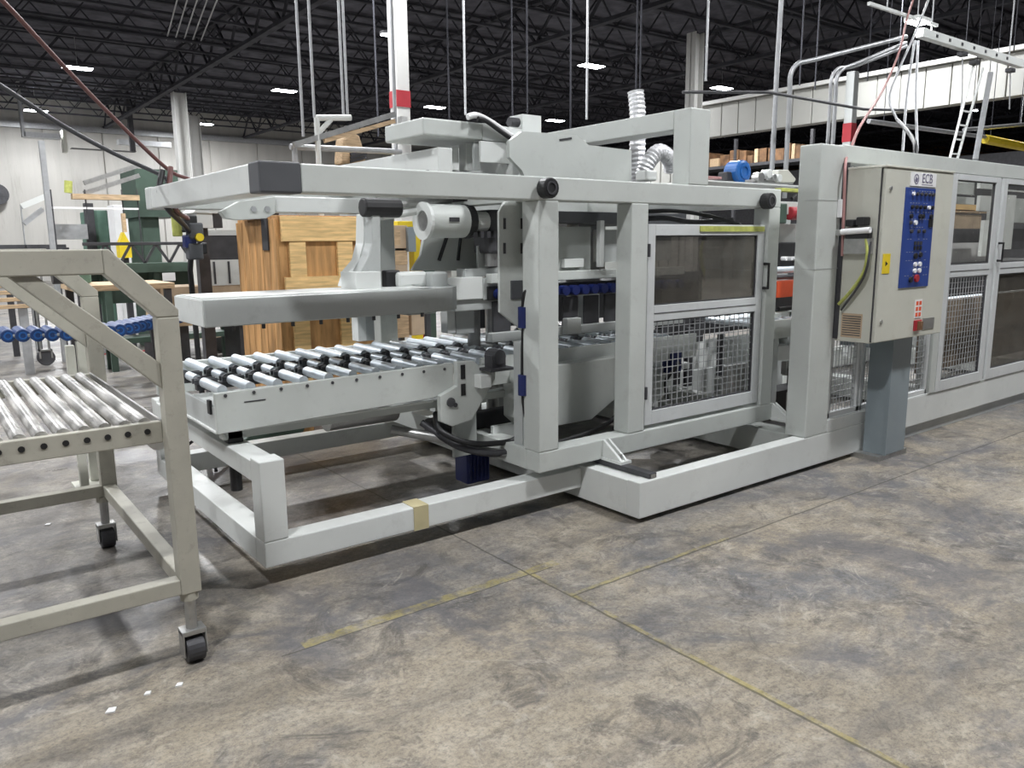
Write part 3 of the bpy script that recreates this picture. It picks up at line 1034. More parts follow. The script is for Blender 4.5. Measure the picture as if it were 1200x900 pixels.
# inside the cage
def build_press():
    t = thing('inner_press_unit', 'grey press unit with rows of dark blue wheels inside the cage behind the posts', 'press', (3.6, 4.2, 0.25))
    YA = 4.10
    # top bridge plates
    bx('top_bridge', 'cap', t, 2.95, YA, 1.72, 4.8, YA + .9, 1.80)
    P = [(3.0, 1.45), (3.18, 1.70), (3.9, 1.70), (3.9, 1.40), (3.0, 1.40)]
    MB().prism(P, 1, YA + .1, YA + .13).build('bridge_plate', 'paint', t)
    P = [(3.95, 1.45), (3.95, 1.68), (4.75, 1.68), (4.75, 1.45)]
    MB().prism(P, 1, YA + .1, YA + .13).build('bridge_plate', 'paint2', t)
    bx('white_label_plate', 'white', t, 3.62, YA + .06, 1.42, 3.80, YA + .1, 1.48)
    bx('bridge_rail', 'paint', t, 2.95, YA, 1.34, 4.8, YA + .06, 1.40)
    bx('upright', 'white', t, 3.86, YA - .04, 1.42, 3.9, YA, 1.74)
    bx('wheel_carrier', 'black', t, 2.95, YA + .03, 1.23, 4.8, YA + .3, 1.32)
    o = MB().cyl((3.02, YA - .03, 1.27), (3.02, YA + .03, 1.27), .034, 14).build('blue_wheel', 'navy', t)
    for k in range(1, 20):
        share(o, t, dx=k * .09)
    for k in range(9):
        bx('pusher_plate', 'dark', t, 3.0 + k * .2, YA + .05, 1.02, 3.14 + k * .2, YA + .07, 1.22)
    bx('lower_rail', 'paint2', t, 2.95, YA, .96, 4.8, YA + .05, 1.02)
    bx('valve_block', 'white', t, 3.55, YA - .05, .97, 3.68, YA, 1.08)
    # round columns
    for x in (3.05, 3.2, 3.95, 4.55):
        MB().cyl((x, YA + .35, .25), (x, YA + .35, 1.75), .045, 16).build('guide_column', 'steel', t, smooth=True)
    bx('dark_backing', 'dark', t, 3.3, 5.15, .92, 6.3, 5.18, 1.30)  # dark sheet added so the gaps behind the press read dark
    for x in (3.4, 4.3):
        bx('inner_post', 'paint2', t, x, YA + .55, .25, x + .12, YA + .67, 1.72)
    # lower hopper shaped housing
    P = [(2.96, .82), (3.95, .82), (3.95, .62), (3.55, .42), (3.05, .42), (2.96, .5)]
    MB().prism(P, 1, 3.80, 4.0).build('lower_housing', 'paint', t, bevel=.006)
    bx('housing_side', 'paint2', t, 3.955, 3.82, .40, 4.0, 4.4, .82)
    P = [(4.05, .80), (4.7, .80), (4.7, .45), (4.35, .30), (4.05, .30)]
    MB().prism(P, 1, 4.1, 4.3).build('lower_housing', 'paint', t)
    MB().ring((3.0, 3.79, .56), (3.0, 3.80, .56), .05, .0, 16).build('drain_cap', 'black', t)
    # parts seen through the mesh of the cage door
    for q0, q1, mt, Y in (((775, 380), (797, 452), 'dark', 4.3), ((806, 384), (811, 452), 'dark', 4.25), ((815, 376), (824, 400), 'dark', 4.3),
                          ((772, 372), (888, 384), 'dark', 4.35), ((845, 392), (848, 440), 'dark', 4.2), ((776, 440), (850, 470), 'paint2', 4.4),
                          ((848, 430), (884, 462), 'steel', 4.3), ((812, 400), (886, 434), 'white', 4.75)):
        pbox('inner_plate', mt, t, q0, q1, Y, .04)
    bx('drip_tray', 'paint2', t, 3.5, 4.5, .25, 4.8, 5.2, .29)
    MB().box(4.45, 3.9, .62, 4.56, 4.0, .78).build('blue_valve', 'navy', t)
    return t


build_press()
hose('drain_hose', [(3.98, 3.8, .50), (3.8, 3.75, .48), (3.6, 3.7, .40), (3.3, 3.66, .37), (3.0, 3.64, .36)], .016, 'black', 'black hose lying along the bottom beam inside the first cage bay', 'hose')
hose('mesh_cable', [(4.3, 3.8, .45), (4.28, 3.8, .6), (4.38, 3.8, .68), (4.5, 3.88, .7)], .014, 'black', 'black cable arching behind the wire mesh of the cage door', 'cable')
hose('overhead_cable', [(3.7, 3.6, 1.78), (4.1, 3.58, 1.79), (4.45, 3.56, 1.755), (4.75, 3.56, 1.70)], .014, 'black', 'black cable drooping in the gap above the cage door window', 'cable')
hose('overhead_cable', [(3.7, 3.66, 1.73), (4.0, 3.6, 1.745), (4.3, 3.6, 1.72), (4.7, 3.6, 1.74)], .018, 'dark', 'dark conduit lying just above the top rail of the cage door', 'cable')


# ------------------------------------------------------------------ top of the machine
def build_top():
    t = thing('top_housing', 'large light grey sheet metal housing on top of the cage', 'machine housing', (3.4, 4.0, 1.95))
    Y = 3.85
    pts = [(617, 205), (612, 200), (597, 184), (597, 163), (612, 152), (668, 158), (686, 170), (738, 176), (745, 205), (742, 212), (620, 212)]
    pts = [(617, 212), (612, 200), (597, 184), (597, 165), (612, 154), (676, 158), (690, 170), (740, 176), (740, 212)]
    P = [(atY(*q, Y).x, atY(*q, Y).z) for q in pts]
    MB().prism(P, 1, Y, Y + .03).build('front_sheet', 'paint', t)
    z0 = atY(600, 212, Y).z
    a, b = atY(612, 152, Y), atY(690, 160, Y)
    MB().box(a.x, Y + .03, z0, b.x, Y + 1.3, a.z - .02).build('housing_body', 'white', t)
    p = atY(663, 164, Y - .003)
    MB().beam((p.x - .05, Y - .002, p.z - .004), (p.x + .05, Y - .002, p.z + .014), .003, .012).build('dark_mark', 'dark', t)
    p = atY(618, 145, Y + .4)
    MB().box(p.x - .08, Y + .35, p.z - .10, p.x + .08, Y + .5, p.z + .05).build('small_box', 'white', t, bevel=.006)
    MB().cyl((p.x - .15, Y + .40, p.z - .0), (p.x - .08, Y + .40, p.z - .0), .03, 12).build('small_box_plug', 'dark', t)
    # upper left cover, with its bright left end
    Y2 = 4.0
    a, b = atY(495, 137, Y2), atY(566, 164, Y2)
    MB().box(a.x, Y2, b.z, b.x, Y2 + .45, a.z).build('raised_cover', 'paint', t, bevel=.01)
    P = [(b.x, b.z), (b.x, a.z), (b.x + .06, a.z), (atY(612, 152, Y2).x, atY(612, 152, Y2).z), (atY(600, 166, Y2).x, b.z)]
    MB().prism(P, 1, Y2, Y2 + .45).build('raised_cover', 'white', t)
    for q in ((529, 172), (546, 168)):
        pbox('cover_post', 'white', t, q, (q[0] + 9, 200), Y2 + .1, .08)
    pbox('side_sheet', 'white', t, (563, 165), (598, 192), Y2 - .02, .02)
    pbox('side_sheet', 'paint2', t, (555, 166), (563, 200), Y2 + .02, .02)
    # long cross beam behind, running back
    a = atY(527, 172, 3.95)
    bx('long_cross_beam', 'white', t, a.x - .05, 4.0, 1.95, a.x + .05, 5.5, a.z - .0)
    MB().box(2.5, 4.1, 1.97, 3.1, 4.9, 2.02).build('dark_tray', 'dark', t)
    return t


build_top()
Yc = 3.97
hose('white_conduit', [atY(x, y, Yc) for x, y in ((548, 137), (558, 135), (572, 141), (590, 153), (606, 164))], .018, 'white_plastic',
     'white conduit bending down over the raised cover on top of the machine', 'conduit')
hose('black_conduit', [atY(x, y, Yc - .02) for x, y in ((560, 139), (570, 142), (588, 155), (601, 164))], .014, 'black',
     'black cable beneath the white conduit on top of the machine', 'cable')


def duct(name, ctrl, r, label):
    pts = curve_pts(ctrl, 10)
    # ribbed silver hose: radius alternates ring by ring
    fine = []
    for i in range(len(pts) - 1):
        fine.append(pts[i])
    rs = [r * (1.0 if i % 2 else 0.88) for i in range(len(fine))]
    o = MB().tube(fine, rs, 18).build(name, 'foil', None)
    return tag(o, label, 'duct')


Yd = 4.25
duct('flexible_duct', [atY(747, 215, Yd), atY(747, 190, Yd), atY(747, 160, Yd), atY(747, 130, Yd), atY(747, 108, Yd) + Vector((0, .02, .02))], .062,
     'upright silver foil flexible duct rising from the top of the machine')
duct('flexible_duct', [atY(752, 208, Yd - .12), atY(760, 190, Yd - .15), atY(772, 178, Yd - .15), atY(784, 186, Yd - .13), atY(787, 200, Yd - .1)], .06,
     'bent silver foil duct arching beside the upright one on top of the machine')
t = thing('duct_outlet', 'small white duct outlet at the foot of the bent foil duct', 'fitting', atY(765, 208, 3.9))
pbox('outlet_body', 'white', t, (757, 199), (770, 212), 3.9, .1, bevel=.01)
pbox('outlet_cap', 'black', t, (796, 205), (805, 213), 3.5, .05, bevel=.01)

# ------------------------------------------------------------------ long enclosure on the right
def build_enclosure():
    t = thing('machine_enclosure', 'long light grey guarded enclosure at the right with framed windows and wire mesh', 'machine enclosure', (4.8, YE, 0.25))
    YR = 5.35
    for y in (YE, YR):
        bx('corner_post', 'paint', t, 4.80 if y < 4 else 5.3, y, .245, 5.07 if y < 4 else 5.45, y + .16, 2.21 if y < 4 else 1.9, bevel=.008)
        if y < 4: bx('top_rail', 'paint', t, 5.07, y + .01, 2.105, 13, y + .13, 2.22, bevel=.006)
    for z in (1.40, 1.85):
        MB().box(4.797, YE - .002, z, 5.073, YE + .1, z + .005).build('weld_line', 'paint2', t)
    bx('bottom_rail', 'white', t, 5.07, YE + .01, .335, 13, YE + .10, .342)
    posts = [6.02, 6.50, 7.60, 8.70, 9.90, 11.2, 12.6]
    zm = 1.20
    # mesh panels either side of the pedestal
    for a, b in ((5.09, 5.50), (5.52, 6.0), (6.05, 6.55)):
        for n, q in (('mesh_frame', (a, YE + .02, .335, a + .03, YE + .06, 1.2)), ('mesh_frame', (b - .03, YE + .02, .335, b, YE + .06, 1.2)),
                     ('mesh_frame', (a, YE + .02, .335, b, YE + .06, .38))):
            bx(n, 'door', t, *q)
        wire_panel(t, a + .03, .38, b - .03, 1.2, YE + .04, int((b - a) / .045), 18)
    bx('post', 'paint', t, 6.56, YE, .342, 6.655, YE + .12, 2.105, bevel=.005)
    return t


build_enclosure()


def build_enclosure_door(x0, x1, label, hx, pane, mesh):
    t = thing('enclosure_door', label, 'door', (x0, YE, .33))
    frame_door(t, x0, .34, x1, 2.10, 1.335, YE + .0, mesh=mesh, win=2, wdt=.085, top=.045)
    if not mesh:
        MB().box(x0 + .1, YE + .018, .43, x1 - .1, YE + .022, 1.28).build('lower_panel', 'pane', t)
    if hx: handle(t, hx, 1.40, YE - .005, .15)
    bx('door_post', 'paint2', t, x1, YE + .02, .34, x1 + .055, YE + .06, 2.10)


build_enclosure_door(6.66, 7.55, 'nearest aluminium enclosure door right of the cabinet, clear window above wire mesh', 7.60, 2, True)
build_enclosure_door(7.61, 8.70, 'second enclosure door at the right edge, with a tan lower panel', None, 2, False)
build_enclosure_door(8.78, 9.90, 'third enclosure door, mostly beyond the right edge', None, 2, True)


# contents seen through the windows
def build_inner():
    t = thing('inner_conveyor', 'long grey conveyor with steel rollers running inside the right enclosure', 'conveyor', (5.3, 3.9, .3))
    bx('side_rail', 'paint', t, 5.3, 3.8, .80, 12.5, 3.84, .95)
    bx('side_rail', 'paint', t, 5.3, 4.9, .80, 12.5, 4.94, .95)
    o = MB().cyl((5.4, 3.84, .93), (5.4, 4.9, .93), .03, 12).build('roller', 'chrome', t, smooth=True)
    for k in range(1, 45):
        share(o, t, dx=k * .155)
    for x in (5.6, 7.0, 8.6, 10.2):
        for y in (3.82, 4.88):
            bx('leg', 'paint2', t, x, y, .24, x + .07, y + .06, .80)
    bx('tan_side_panel', 'tan', t, 7.0, 3.3, .42, 12.0, 3.34, 1.05)
    bx('dark_side_panel', 'dark', t, 7.0, 3.45, 1.05, 12.0, 3.5, 1.22)
    bx('blue_grey_tray', 'ped', t, 6.9, 3.6, .62, 7.4, 4.0, .78)
    return t


build_inner()
t = thing('folding_head', 'grey folding head with white side plates inside the right enclosure windows', 'machine head', (6.6, 4.2, .95))
pbox('head_plate', 'paint', t, (1112, 208), (1150, 229), 4.9, .05)
pbox('side_plate', 'white', t, (1113, 204), (1135, 216), 4.3, .04)
pbox('side_plate', 'white', t, (1150, 206), (1168, 222), 4.3, .04)
pbox('side_plate', 'white', t, (1149, 229), (1170, 248), 4.6, .04)
pbox('side_plate', 'white', t, (1116, 230), (1146, 240), 5.1, .04)
pbox('gap_shade_sheet', 'dark', t, (1114, 268), (1160, 284), 5.3, .04)  # dark sheet stands for the shaded gap between boards and bins
pbox('white_strut', 'white', t, (1154, 258), (1160, 300), 4.0, .04)
pbox('dark_slot_bar', 'dark', t, (1147, 211), (1150, 240), 4.85, .03)
pbox('frame_bar', 'white', t, (1177, 222), (1240, 228), 3.9, .05)
pbox('frame_bar', 'white', t, (1177, 228), (1185, 292), 3.9, .05)
pbox('grey_drum', 'paint', t, (1186, 232), (1260, 262), 4.6, .3)
pbox('lower_dark_plate', 'dark', t, (1188, 268), (1260, 290), 4.8, .05)

for k, (q0, q1, Y, ry, mt, lb) in enumerate((
        ((1112, 238), (1162, 247), 5.5, 0, 'plank', 'upper orange board seen through the first enclosure window'),
        ((1112, 247), (1160, 250), 5.45, 0, 'lumber', 'thin pale lath between two boards seen through the first enclosure window'),
        ((1112, 251), (1149, 268), 5.5, 0, 'card', 'brown board lowest in the stack behind the first enclosure window'))):
    o = pbox('wooden_board', mt, None, q0, q1, Y, .3)
    tag(o, lb, 'board')
for k, xx in enumerate((1117, 1131, 1145)):
    o = pbox('white_bin', 'white_plastic', None, (xx, 283), (xx + 13.3, 308), 5.6, .4, bevel=.02)
    tag(o, ('leftmost pale bin', 'middle pale bin', 'rightmost pale bin')[k] + ' on the bench behind the first enclosure window', 'bin', 'pale bins behind the enclosure')
ZB = atY(1120, 308, 5.6).z
t = thing('rear_bench', 'long low bench standing behind the right enclosure', 'bench', (9, 5.55, 0))
bx('bench_top', 'dark', t, 9.0, 5.55, ZB - .07, 16.5, 6.3, ZB)
for x in (9.1, 12.5, 16.3):
    bx('leg', 'dark', t, x, 5.6, 0, x + .07, 5.67, ZB - .07)
    bx('leg', 'dark', t, x, 6.15, 0, x + .07, 6.22, ZB - .07)


# ------------------------------------------------------------------ control cabinet
def build_cabinet():
    t = thing('control_cabinet', 'beige grey electrical control cabinet with a tall blue button panel', 'cabinet', (5.1, 2.72, .9))
    x0, x1, y0, y1, z0, z1 = 5.08, 6.02, 2.70, 2.985, .905, 2.055
    bx('body', 'cab', t, x0, y0 + .03, z0, x1, y1, z1, bevel=.006)
    d = bx('door', 'cab', t, x0 + .01, y0, z0 + .006, x1 - .0, y0 + .027, z1 - .004, bevel=.006)
    M2 = MB().box(x0, y0 + .026, z0 + .01, x1, y0 + .031, z1 - .01).build('door_gap', 'dark', t)
    for z in (1.05, 1.92):
        MB().cyl((x0 + .07, y0 - .008, z), (x0 + .07, y0, z), .014, 12).build('door_lock', 'steel', d)
    MB().box(5.071, 2.96, .92, 5.10, 3.10, 2.10).build('gap_shade_strip', 'dark', t)  # dark strip stands in for the shade between post and cabinet
    # blue operating panel
    p0, p1 = atY(1056, 219, y0), atY(1092, 219, y0)
    q0, q1 = atY(1050, 338, y0), atY(1085, 336, y0)
    bxx0, bxx1 = 5.345, 5.755
    zt, zb = p0.z, q0.z
    pnl = MB().box(bxx0, y0 - .006, zb, bxx1, y0, zt).build('blue_panel', 'blue2', t)
    cw = bxx1 - bxx0
    def btn(u, v, mt, r=.014, kind='c'):
        x, z = bxx0 + u * cw, zt - v * (zt - zb)
        if kind == 'c':
            MB().cyl((x, y0 - .02, z), (x, y0 - .006, z), r, 12).build('button', mt, pnl)
        else:
            MB().box(x - r, y0 - .012, z - r, x + r, y0 - .006, z + r).build('button', mt, pnl)
    for i, u in enumerate((.22, .36, .50, .64, .78, .9)):
        btn(u, .06, 'white_plastic' if i == 0 else 'dark', .012)
        btn(u, .19, 'white_plastic' if i == 4 else 'black', .013)
    for u in (.2, .5, .6, .88): btn(u, .28, 'black', .015)
    btn(.36, .345, 'white_plastic', .016); btn(.2, .345, 'dark', .012); btn(.90, .345, 'black', .028, 's')
    for u in (.25, .5, .68): btn(u, .43, 'dark', .013)
    for u in (.42, .52, .62): btn(u, .55, 'dark', .012, 's'); btn(u, .60, 'black', .012, 's')
    btn(.45, .68, 'black', .02); btn(.62, .67, 'black', .017)
    for u in (.46, .62):
        btn(u, .765, 'white_plastic', .016); btn(u, .83, 'white_plastic', .016)
    btn(.35, .92, 'black', .02); btn(.55, .91, 'red', .026)
    # printed rows of small lettering
    g = MB()
    for v in (.03, .15, .24, .31, .39, .51, .64, .725, .80, .88):
        for u in [.18 + .09 * k for k in range(9)]:
            if random.random() < .6:
                x, z = bxx0 + u * cw, zt - v * (zt - zb)
                g.box(x - .010, y0 - .0068, z - .002, x + .010, y0 - .006, z + .002)
    g.build('panel_legend', 'galv', pnl, kind='stuff')
    # logo plate above
    lx0, lx1 = bxx0 + .055, bxx1 - .0
    lz0, lz1 = zt + .012, min(zt + .105, z1 - .02)
    lg = MB().box(lx0, y0 - .004, lz0, lx1, y0, lz1).build('logo_plate', 'white_plastic', t)
    cx, cz = lx0 + .075, (lz0 + lz1) / 2
    MB().ring((cx, y0 - .005, cz), (cx, y0 - .004, cz), .034, .026, 20).build('logo_ring', 'print_', lg)
    MB().prism([(cx - .02, cz - .006), (cx - .004, cz + .022), (cx + .006, cz + .004), (cx + .022, cz + .012), (cx + .016, cz - .018), (cx - .012, cz - .02)], 1, y0 - .005, y0 - .004).build('logo_mark', 'print_', lg)
    text('logo_letters', 'ECB', .085, (lx0 + .225, y0 - .005, cz + .006), (math.pi / 2, 0, 0), 'print_', lg)
    MB().box(lx0 + .15, y0 - .0048, lz0 + .010, lx1 - .05, y0 - .004, lz0 + .014).build('logo_underline', 'print_', lg)
    # warning stickers, rotary switch, nameplate
    a = bx('yellow_warning_label', 'yellow', t, x0 + .035, y0 - .003, 1.37, x0 + .13, y0, 1.50, bevel=0)
    a['label'] = 'yellow warning label'
    MB().cyl((x0 + .08, y0 - .004, 1.435), (x0 + .08, y0 - .003, 1.435), .02, 3).build('warning_symbol', 'black', a)
    st = MB().box(5.60, y0 - .003, 1.045, 5.70, y0, 1.175).build('red_white_label', 'white_plastic', t)
    for i in range(2):
        for j in range(3):
            MB().box(5.612 + i * .045, y0 - .004, 1.055 + j * .04, 5.645 + i * .045, y0 - .003, 1.083 + j * .04).build('label_symbol', 'orange', st)
    sw = MB().box(5.60, y0 - .012, .955, 5.70, y0, 1.03).build('main_switch', 'red', t, bevel=.003)
    MB().box(5.635, y0 - .04, .962, 5.66, y0 - .012, 1.022).build('switch_lever', 'brownbox', sw)
    bx('rating_plate', 'steel', t, 5.73, y0 - .004, .955, 5.90, y0, 1.035, bevel=0)
    # side face: louvre vent, cable glands
    v = MB()
    for k in range(9):
        v.box(x0 - .004, 2.80, .95 + k * .016, x0 + .002, 2.93, .956 + k * .016)
    v.build('vent_louvre', 'dark', t)
    MB().box(x0 - .002, 2.79, .935, x0, 2.94, 1.10).build('vent_plate', 'card', t)
    hb = thing_part = MB().box(x0 - .06, 2.76, 1.60, x0, 2.92, 1.67)
    hb.build('connector_block', 'black', t, bevel=.008)
    MB().box(x0 - .08, 2.78, 1.685, x0, 2.84, 1.74).box(x0 - .07, 2.86, 1.68, x0, 2.92, 1.725).build('connector_block', 'black', t, bevel=.008)
    MB().cyl((x0 - .07, 2.74, 1.655), (x0 - .07, 2.94, 1.645), .02, 12).build('white_gland', 'white_plastic', t)
    MB().box(x0 - .05, 2.75, 1.50, x0, 2.93, 1.60).build('cable_duct', 'steel', t)
    bx('rain_edge', 'cab', t, x0 - .005, y0 - .006, z1 - .004, x1 + .005, y1, z1 + .012)
    # pedestal
    P = t
    MB().box(5.52, 2.79, .04, 5.80, 2.96, .905).build('pedestal', 'ped', P, bevel=.004)
    MB().box(5.515, 2.785, .04, 5.525, 2.80, .905).build('pedestal_flange', 'ped', P)
    MB().box(5.45, 2.80, .0, 5.86, 3.02, .04).build('pedestal_foot', 'steel', P)
    return t


build_cabinet()
hose('yellow_cable', [(5.04, 2.78, 1.60), (5.03, 2.76, 1.50), (5.035, 2.78, 1.38), (5.03, 2.86, 1.25), (5.05, 2.95, 1.16)], .012, 'ygreen',
     'yellow green cable hanging from the connector block on the cabinet side', 'cable')
hose('oily_cable', [(5.04, 2.75, 1.58), (5.02, 2.75, 1.42), (5.03, 2.80, 1.30), (5.05, 2.93, 1.12)], .008, 'dark',
     'thin dark cable beside the yellow green one on the cabinet side', 'cable')
hose('cable_drop', [atY(1073, 183, 3.1), atY(1072, 168, 3.2), atY(1063, 153, 3.6), atY(1052, 141, 4.0)], .018, 'black', 'black cable end entering the enclosure top rail above the cabinet', 'cable')
t = thing('limit_switch', 'small cream limit switch on the right face of the enclosure corner post', 'switch', (5.08, 2.98, 1.75))
MB().box(5.02, 2.955, 1.74, 5.06, 2.99, 1.86).build('switch_body', 'white_plastic', t, bevel=.005)
MB().box(5.02, 2.955, 1.62, 5.055, 2.99, 1.66).build('switch_arm', 'steel', t, bevel=.005)

# ------------------------------------------------------------------ gap between cage and enclosure: motors and ducts
t = thing('rear_drive_stack', 'stacked motors, orange guard and grey duct in the gap right of the cage', 'drive unit', (5.6, 4.0, .3))
Yg = 4.0
pbox('upper_plate', 'paint', t, (915, 236), (955, 252), Yg, .05)
pbox('green_motor', 'green', t, (913, 238), (922, 262), Yg - .06, .15, bevel=.01)
a, b = atY(924, 250, Yg), atY(948, 250, Yg)
MB().cyl((a.x, Yg, a.z), (b.x, Yg, a.z), .055, 16).build('red_motor', 'red', t, bevel=.01)
pbox('white_plate', 'white', t, (914, 262), (955, 284), Yg + .12, .04)
pbox('black_valves', 'black', t, (914, 284), (946, 312), Yg + .05, .1, bevel=.01)
for k in range(4):
    p = atY(922 + k * 6, 303, Yg)
    MB().cyl((p.x, Yg, p.z), (p.x, Yg + .05, p.z), .018, 10).build('fitting', 'white_plastic', t)
a, b = atY(912, 317, Yg - .05), atY(950, 317, Yg - .05)
MB().cyl((a.x, Yg, a.z), (b.x, Yg, a.z), .03, 14).build('chrome_shaft', 'chrome', t, smooth=True)
a = atY(912, 324, Yg - .05)
MB().cyl((a.x, Yg, a.z - .01), (b.x, Yg, a.z - .01), .02, 14).build('dark_shaft', 'dark', t)
pbox('orange_guard', 'orange', t, (911, 330), (947, 346), Yg - .05, .12)
pbox('dark_motor', 'dark', t, (911, 346), (944, 362), Yg, .12, bevel=.02)
pbox('grey_box', 'paint', t, (908, 367), (926, 395), Yg - .05, .1)
pbox('grey_duct', 'paint2', t, (925, 365), (944, 405), Yg - .05, .14)
pbox('support_shelf', 'white', t, (905, 407), (942, 418), Yg - .08, .2)
pbox('shelf_dark', 'dark', t, (905, 395), (942, 408), Yg + .05, .1)
pbox('curved_guard', 'paint', t, (944, 268), (956, 325), Yg - .3, .03, bevel=.01)
pbox('air_fitting_cluster', 'steel', t, (922, 424), (940, 437), Yg, .06, bevel=.012)
pbox('air_hose_cluster', 'black', t, (928, 432), (950, 448), Yg - .04, .05, bevel=.012)
pbox('lower_dark_box', 'black', t, (905, 460), (950, 482), Yg + .1, .2)
pbox('support_rod', 'steel', t, (924, 460), (928, 496), Yg - .3, .02)
pbox('support_column', 'paint2', t, (900, 240), (914, 500), Yg + .5, .1)
hose('black_air_hose', [atY(x, y, 3.7) for x, y in ((912, 362), (930, 361), (945, 366), (949, 378), (946, 388), (936, 386))], .016, 'black',
     'black air hose looping beside the grey duct right of the cage', 'hose')
o = pbox('yellow_green_strap', 'ygreen', None, (916, 220), (950, 226), 3.6, .06)
tag(o, 'yellow green strap lying on top between cage and enclosure post', 'strap')
hose('blue_black_cable', [atY(x, y, 3.6) for x, y in ((928, 233), (935, 228), (943, 226), (955, 229))], .014, 'black',
     'black cable just below the yellow green strap', 'cable')
hose('white_tube', [atY(x, y, 3.5) for x, y in ((946, 214), (949, 205), (958, 194))], .01, 'white_plastic',
     'thin white tube leaning against the enclosure corner post', 'tube')
# on top behind the beam: blue blower, valves
Yt = 4.6
t = thing('blue_blower', 'round blue blower lying on top of the machine right of the portal post', 'blower', atY(865, 213, Yt))
c = atY(866, 202, Yt)
MB().cyl((c.x, Yt - .06, c.z), (c.x, Yt + .10, c.z), .105, 24).build('blower_housing', 'fan', t, bevel=.02)
MB().ring((c.x, Yt - .07, c.z), (c.x, Yt - .06, c.z), .06, .045, 18).build('intake_ring', 'fan', t)
MB().box(c.x - .17, Yt, c.z - .1, c.x - .05, Yt + .1, c.z + .0).build('blower_foot', 'dark', t, bevel=.01)
o = pbox('pink_board', 'pink', None, (829, 206), (846, 210), Yt, .2)
tag(o, 'pale pink board left of the blue blower', 'board')
t = thing('valve_manifold', 'cluster of silver regulators and a cream bracket right of the blue blower', 'valves', atY(895, 213, 4.4))
for (x_, y_, r_, mt) in ((888, 208, .045, 'steel'), (898, 204, .04, 'white'), (904, 208, .03, 'steel'), (910, 209, .035, 'white')):
    p = atY(x_, y_, 4.4)
    MB().cyl((p.x, 4.36, p.z), (p.x, 4.44, p.z), r_, 14).build('regulator', mt, t, bevel=.006)
P = [(atY(*q, 4.4).x, atY(*q, 4.4).z) for q in ((908, 214), (911, 199), (922, 199), (931, 210), (929, 214))]
MB().prism(P, 1, 4.38, 4.5).build('bracket', 'cab', t, bevel=.01)
pbox('base_rail', 'steel', t, (884, 210), (930, 216), 4.4, .1)
t = thing('machine_rear_deck', 'light grey deck beam along the top at the back of the cage', 'machine deck', (5.0, 4.3, 1.9))
pbox('deck', 'white', t, (828, 213), (945, 218), 4.3, .9)

# ------------------------------------------------------------------ roller cart in the foreground
def build_cart():
    t = thing('roller_cart', 'beige steel roller cart on casters in the left foreground', 'cart', (0.72, 3.0, 0))
    xr, xl, yf, yb = 0.765, -0.75, 3.0, 4.58
    w = .075
    zt = 1.588
    for i, y in enumerate((yf, yb - w)):
        # posts with the slanted upper corner
        for s in (0, 1):
            a, b = (xr - w, xr) if s == 0 else (xl, xl + w)
            bx('post', 'cart', t, a, y, .285, b, y + w, 1.345, bevel=.005)
        xd = .535
        bx('top_rail', 'cart', t, xl + .25, y, zt - .085, xd, y + w, zt, bevel=.005)
        MB().prism([(xd, zt), (xd, zt - .085), (xr - w, 1.345), (xr, 1.345), (xr, 1.372), (xd + .02, zt)], 1, y, y + w).build('corner_brace', 'cart', t, bevel=.004)
        MB().prism([(xl + .25, zt), (xl + .28, zt - .085), (xl + w, 1.345), (xl, 1.345), (xl, 1.372)], 1, y, y + w).build('corner_brace', 'cart', t, bevel=.004)
        MB().prism([(.255, zt - .085), (.335, zt - .085), (xr - w, 1.18), (xr - w, 1.085)], 1, y + .01, y + w - .01).build('diagonal_brace', 'cart', t, bevel=.004)
        MB().prism([(xl + .46, zt - .085), (xl + .38, zt - .085), (xl + w, 1.18), (xl + w, 1.085)], 1, y + .01, y + w - .01).build('diagonal_brace', 'cart', t, bevel=.004)
        bx('lower_rail', 'cart', t, xl + w, y, .29, xr - w, y + .06, .35, bevel=.004)
    for x in (xr - .07, xl + .01):
        bx('side_rail', 'cart', t, x, yf + w, .29, x + .06, yb - w, .35, bevel=.004)
    # roller bed
    zr = .945
    for y in (yf + w - .005, yb - w - .03):
        bx('bed_rail', 'cart', t, xl + w, y, .875, xr - w, y + .035, .955, bevel=.003)
    o = MB().cyl((.638, yf + w + .03, zr), (.638, yb - w - .03, zr), .024, 14).build('roller', 'worn', t, smooth=True)
    h = MB().cyl((.638, yf + w - .008, zr - .022), (.638, yf + w - .004, zr - .022), .011, 10).build('axle_hole', 'black', t)
    for k in range(1, 20):
        share(o, t, dx=-k * .0665)
        share(h, t, dx=-k * .0665)
    bx('guide_angle', 'steel', t, xr - w - .005, yf + w, .89, xr - w + .005, yb - w, .96)
    MB().cyl((xr - .09, yf + w + .02, .87), (xr - .09, yf + w + .10, .87), .03, 12).build('bed_wheel', 'white_plastic', t)
    # casters
    for (x, y) in ((xr - .04, yf + .035), (xr - .07, yb - .035), (xl + .04, yf + .035), (xl + .04, yb - .035)):
        c = MB().cyl((x, y, .12), (x, y, .285), .022, 12).build('caster', 'steel', t)
        MB().ring((x, y, .255), (x, y, .285), .034, .0, 14).build('caster_collar', 'cart', c)
        MB().box(x - .045, y - .035, .115, x + .045, y + .035, .135).box(x - .045, y - .037, .03, x - .038, y + .03, .13).box(x + .038, y - .037, .03, x + .045, y + .03, .13).build('caster_fork', 'steel', c, bevel=.003)
        MB().cyl((x - .034, y - .005, .052), (x + .034, y - .005, .052), .052, 20).build('caster_wheel', 'dark', c, bevel=.006)
    return t


build_cart()


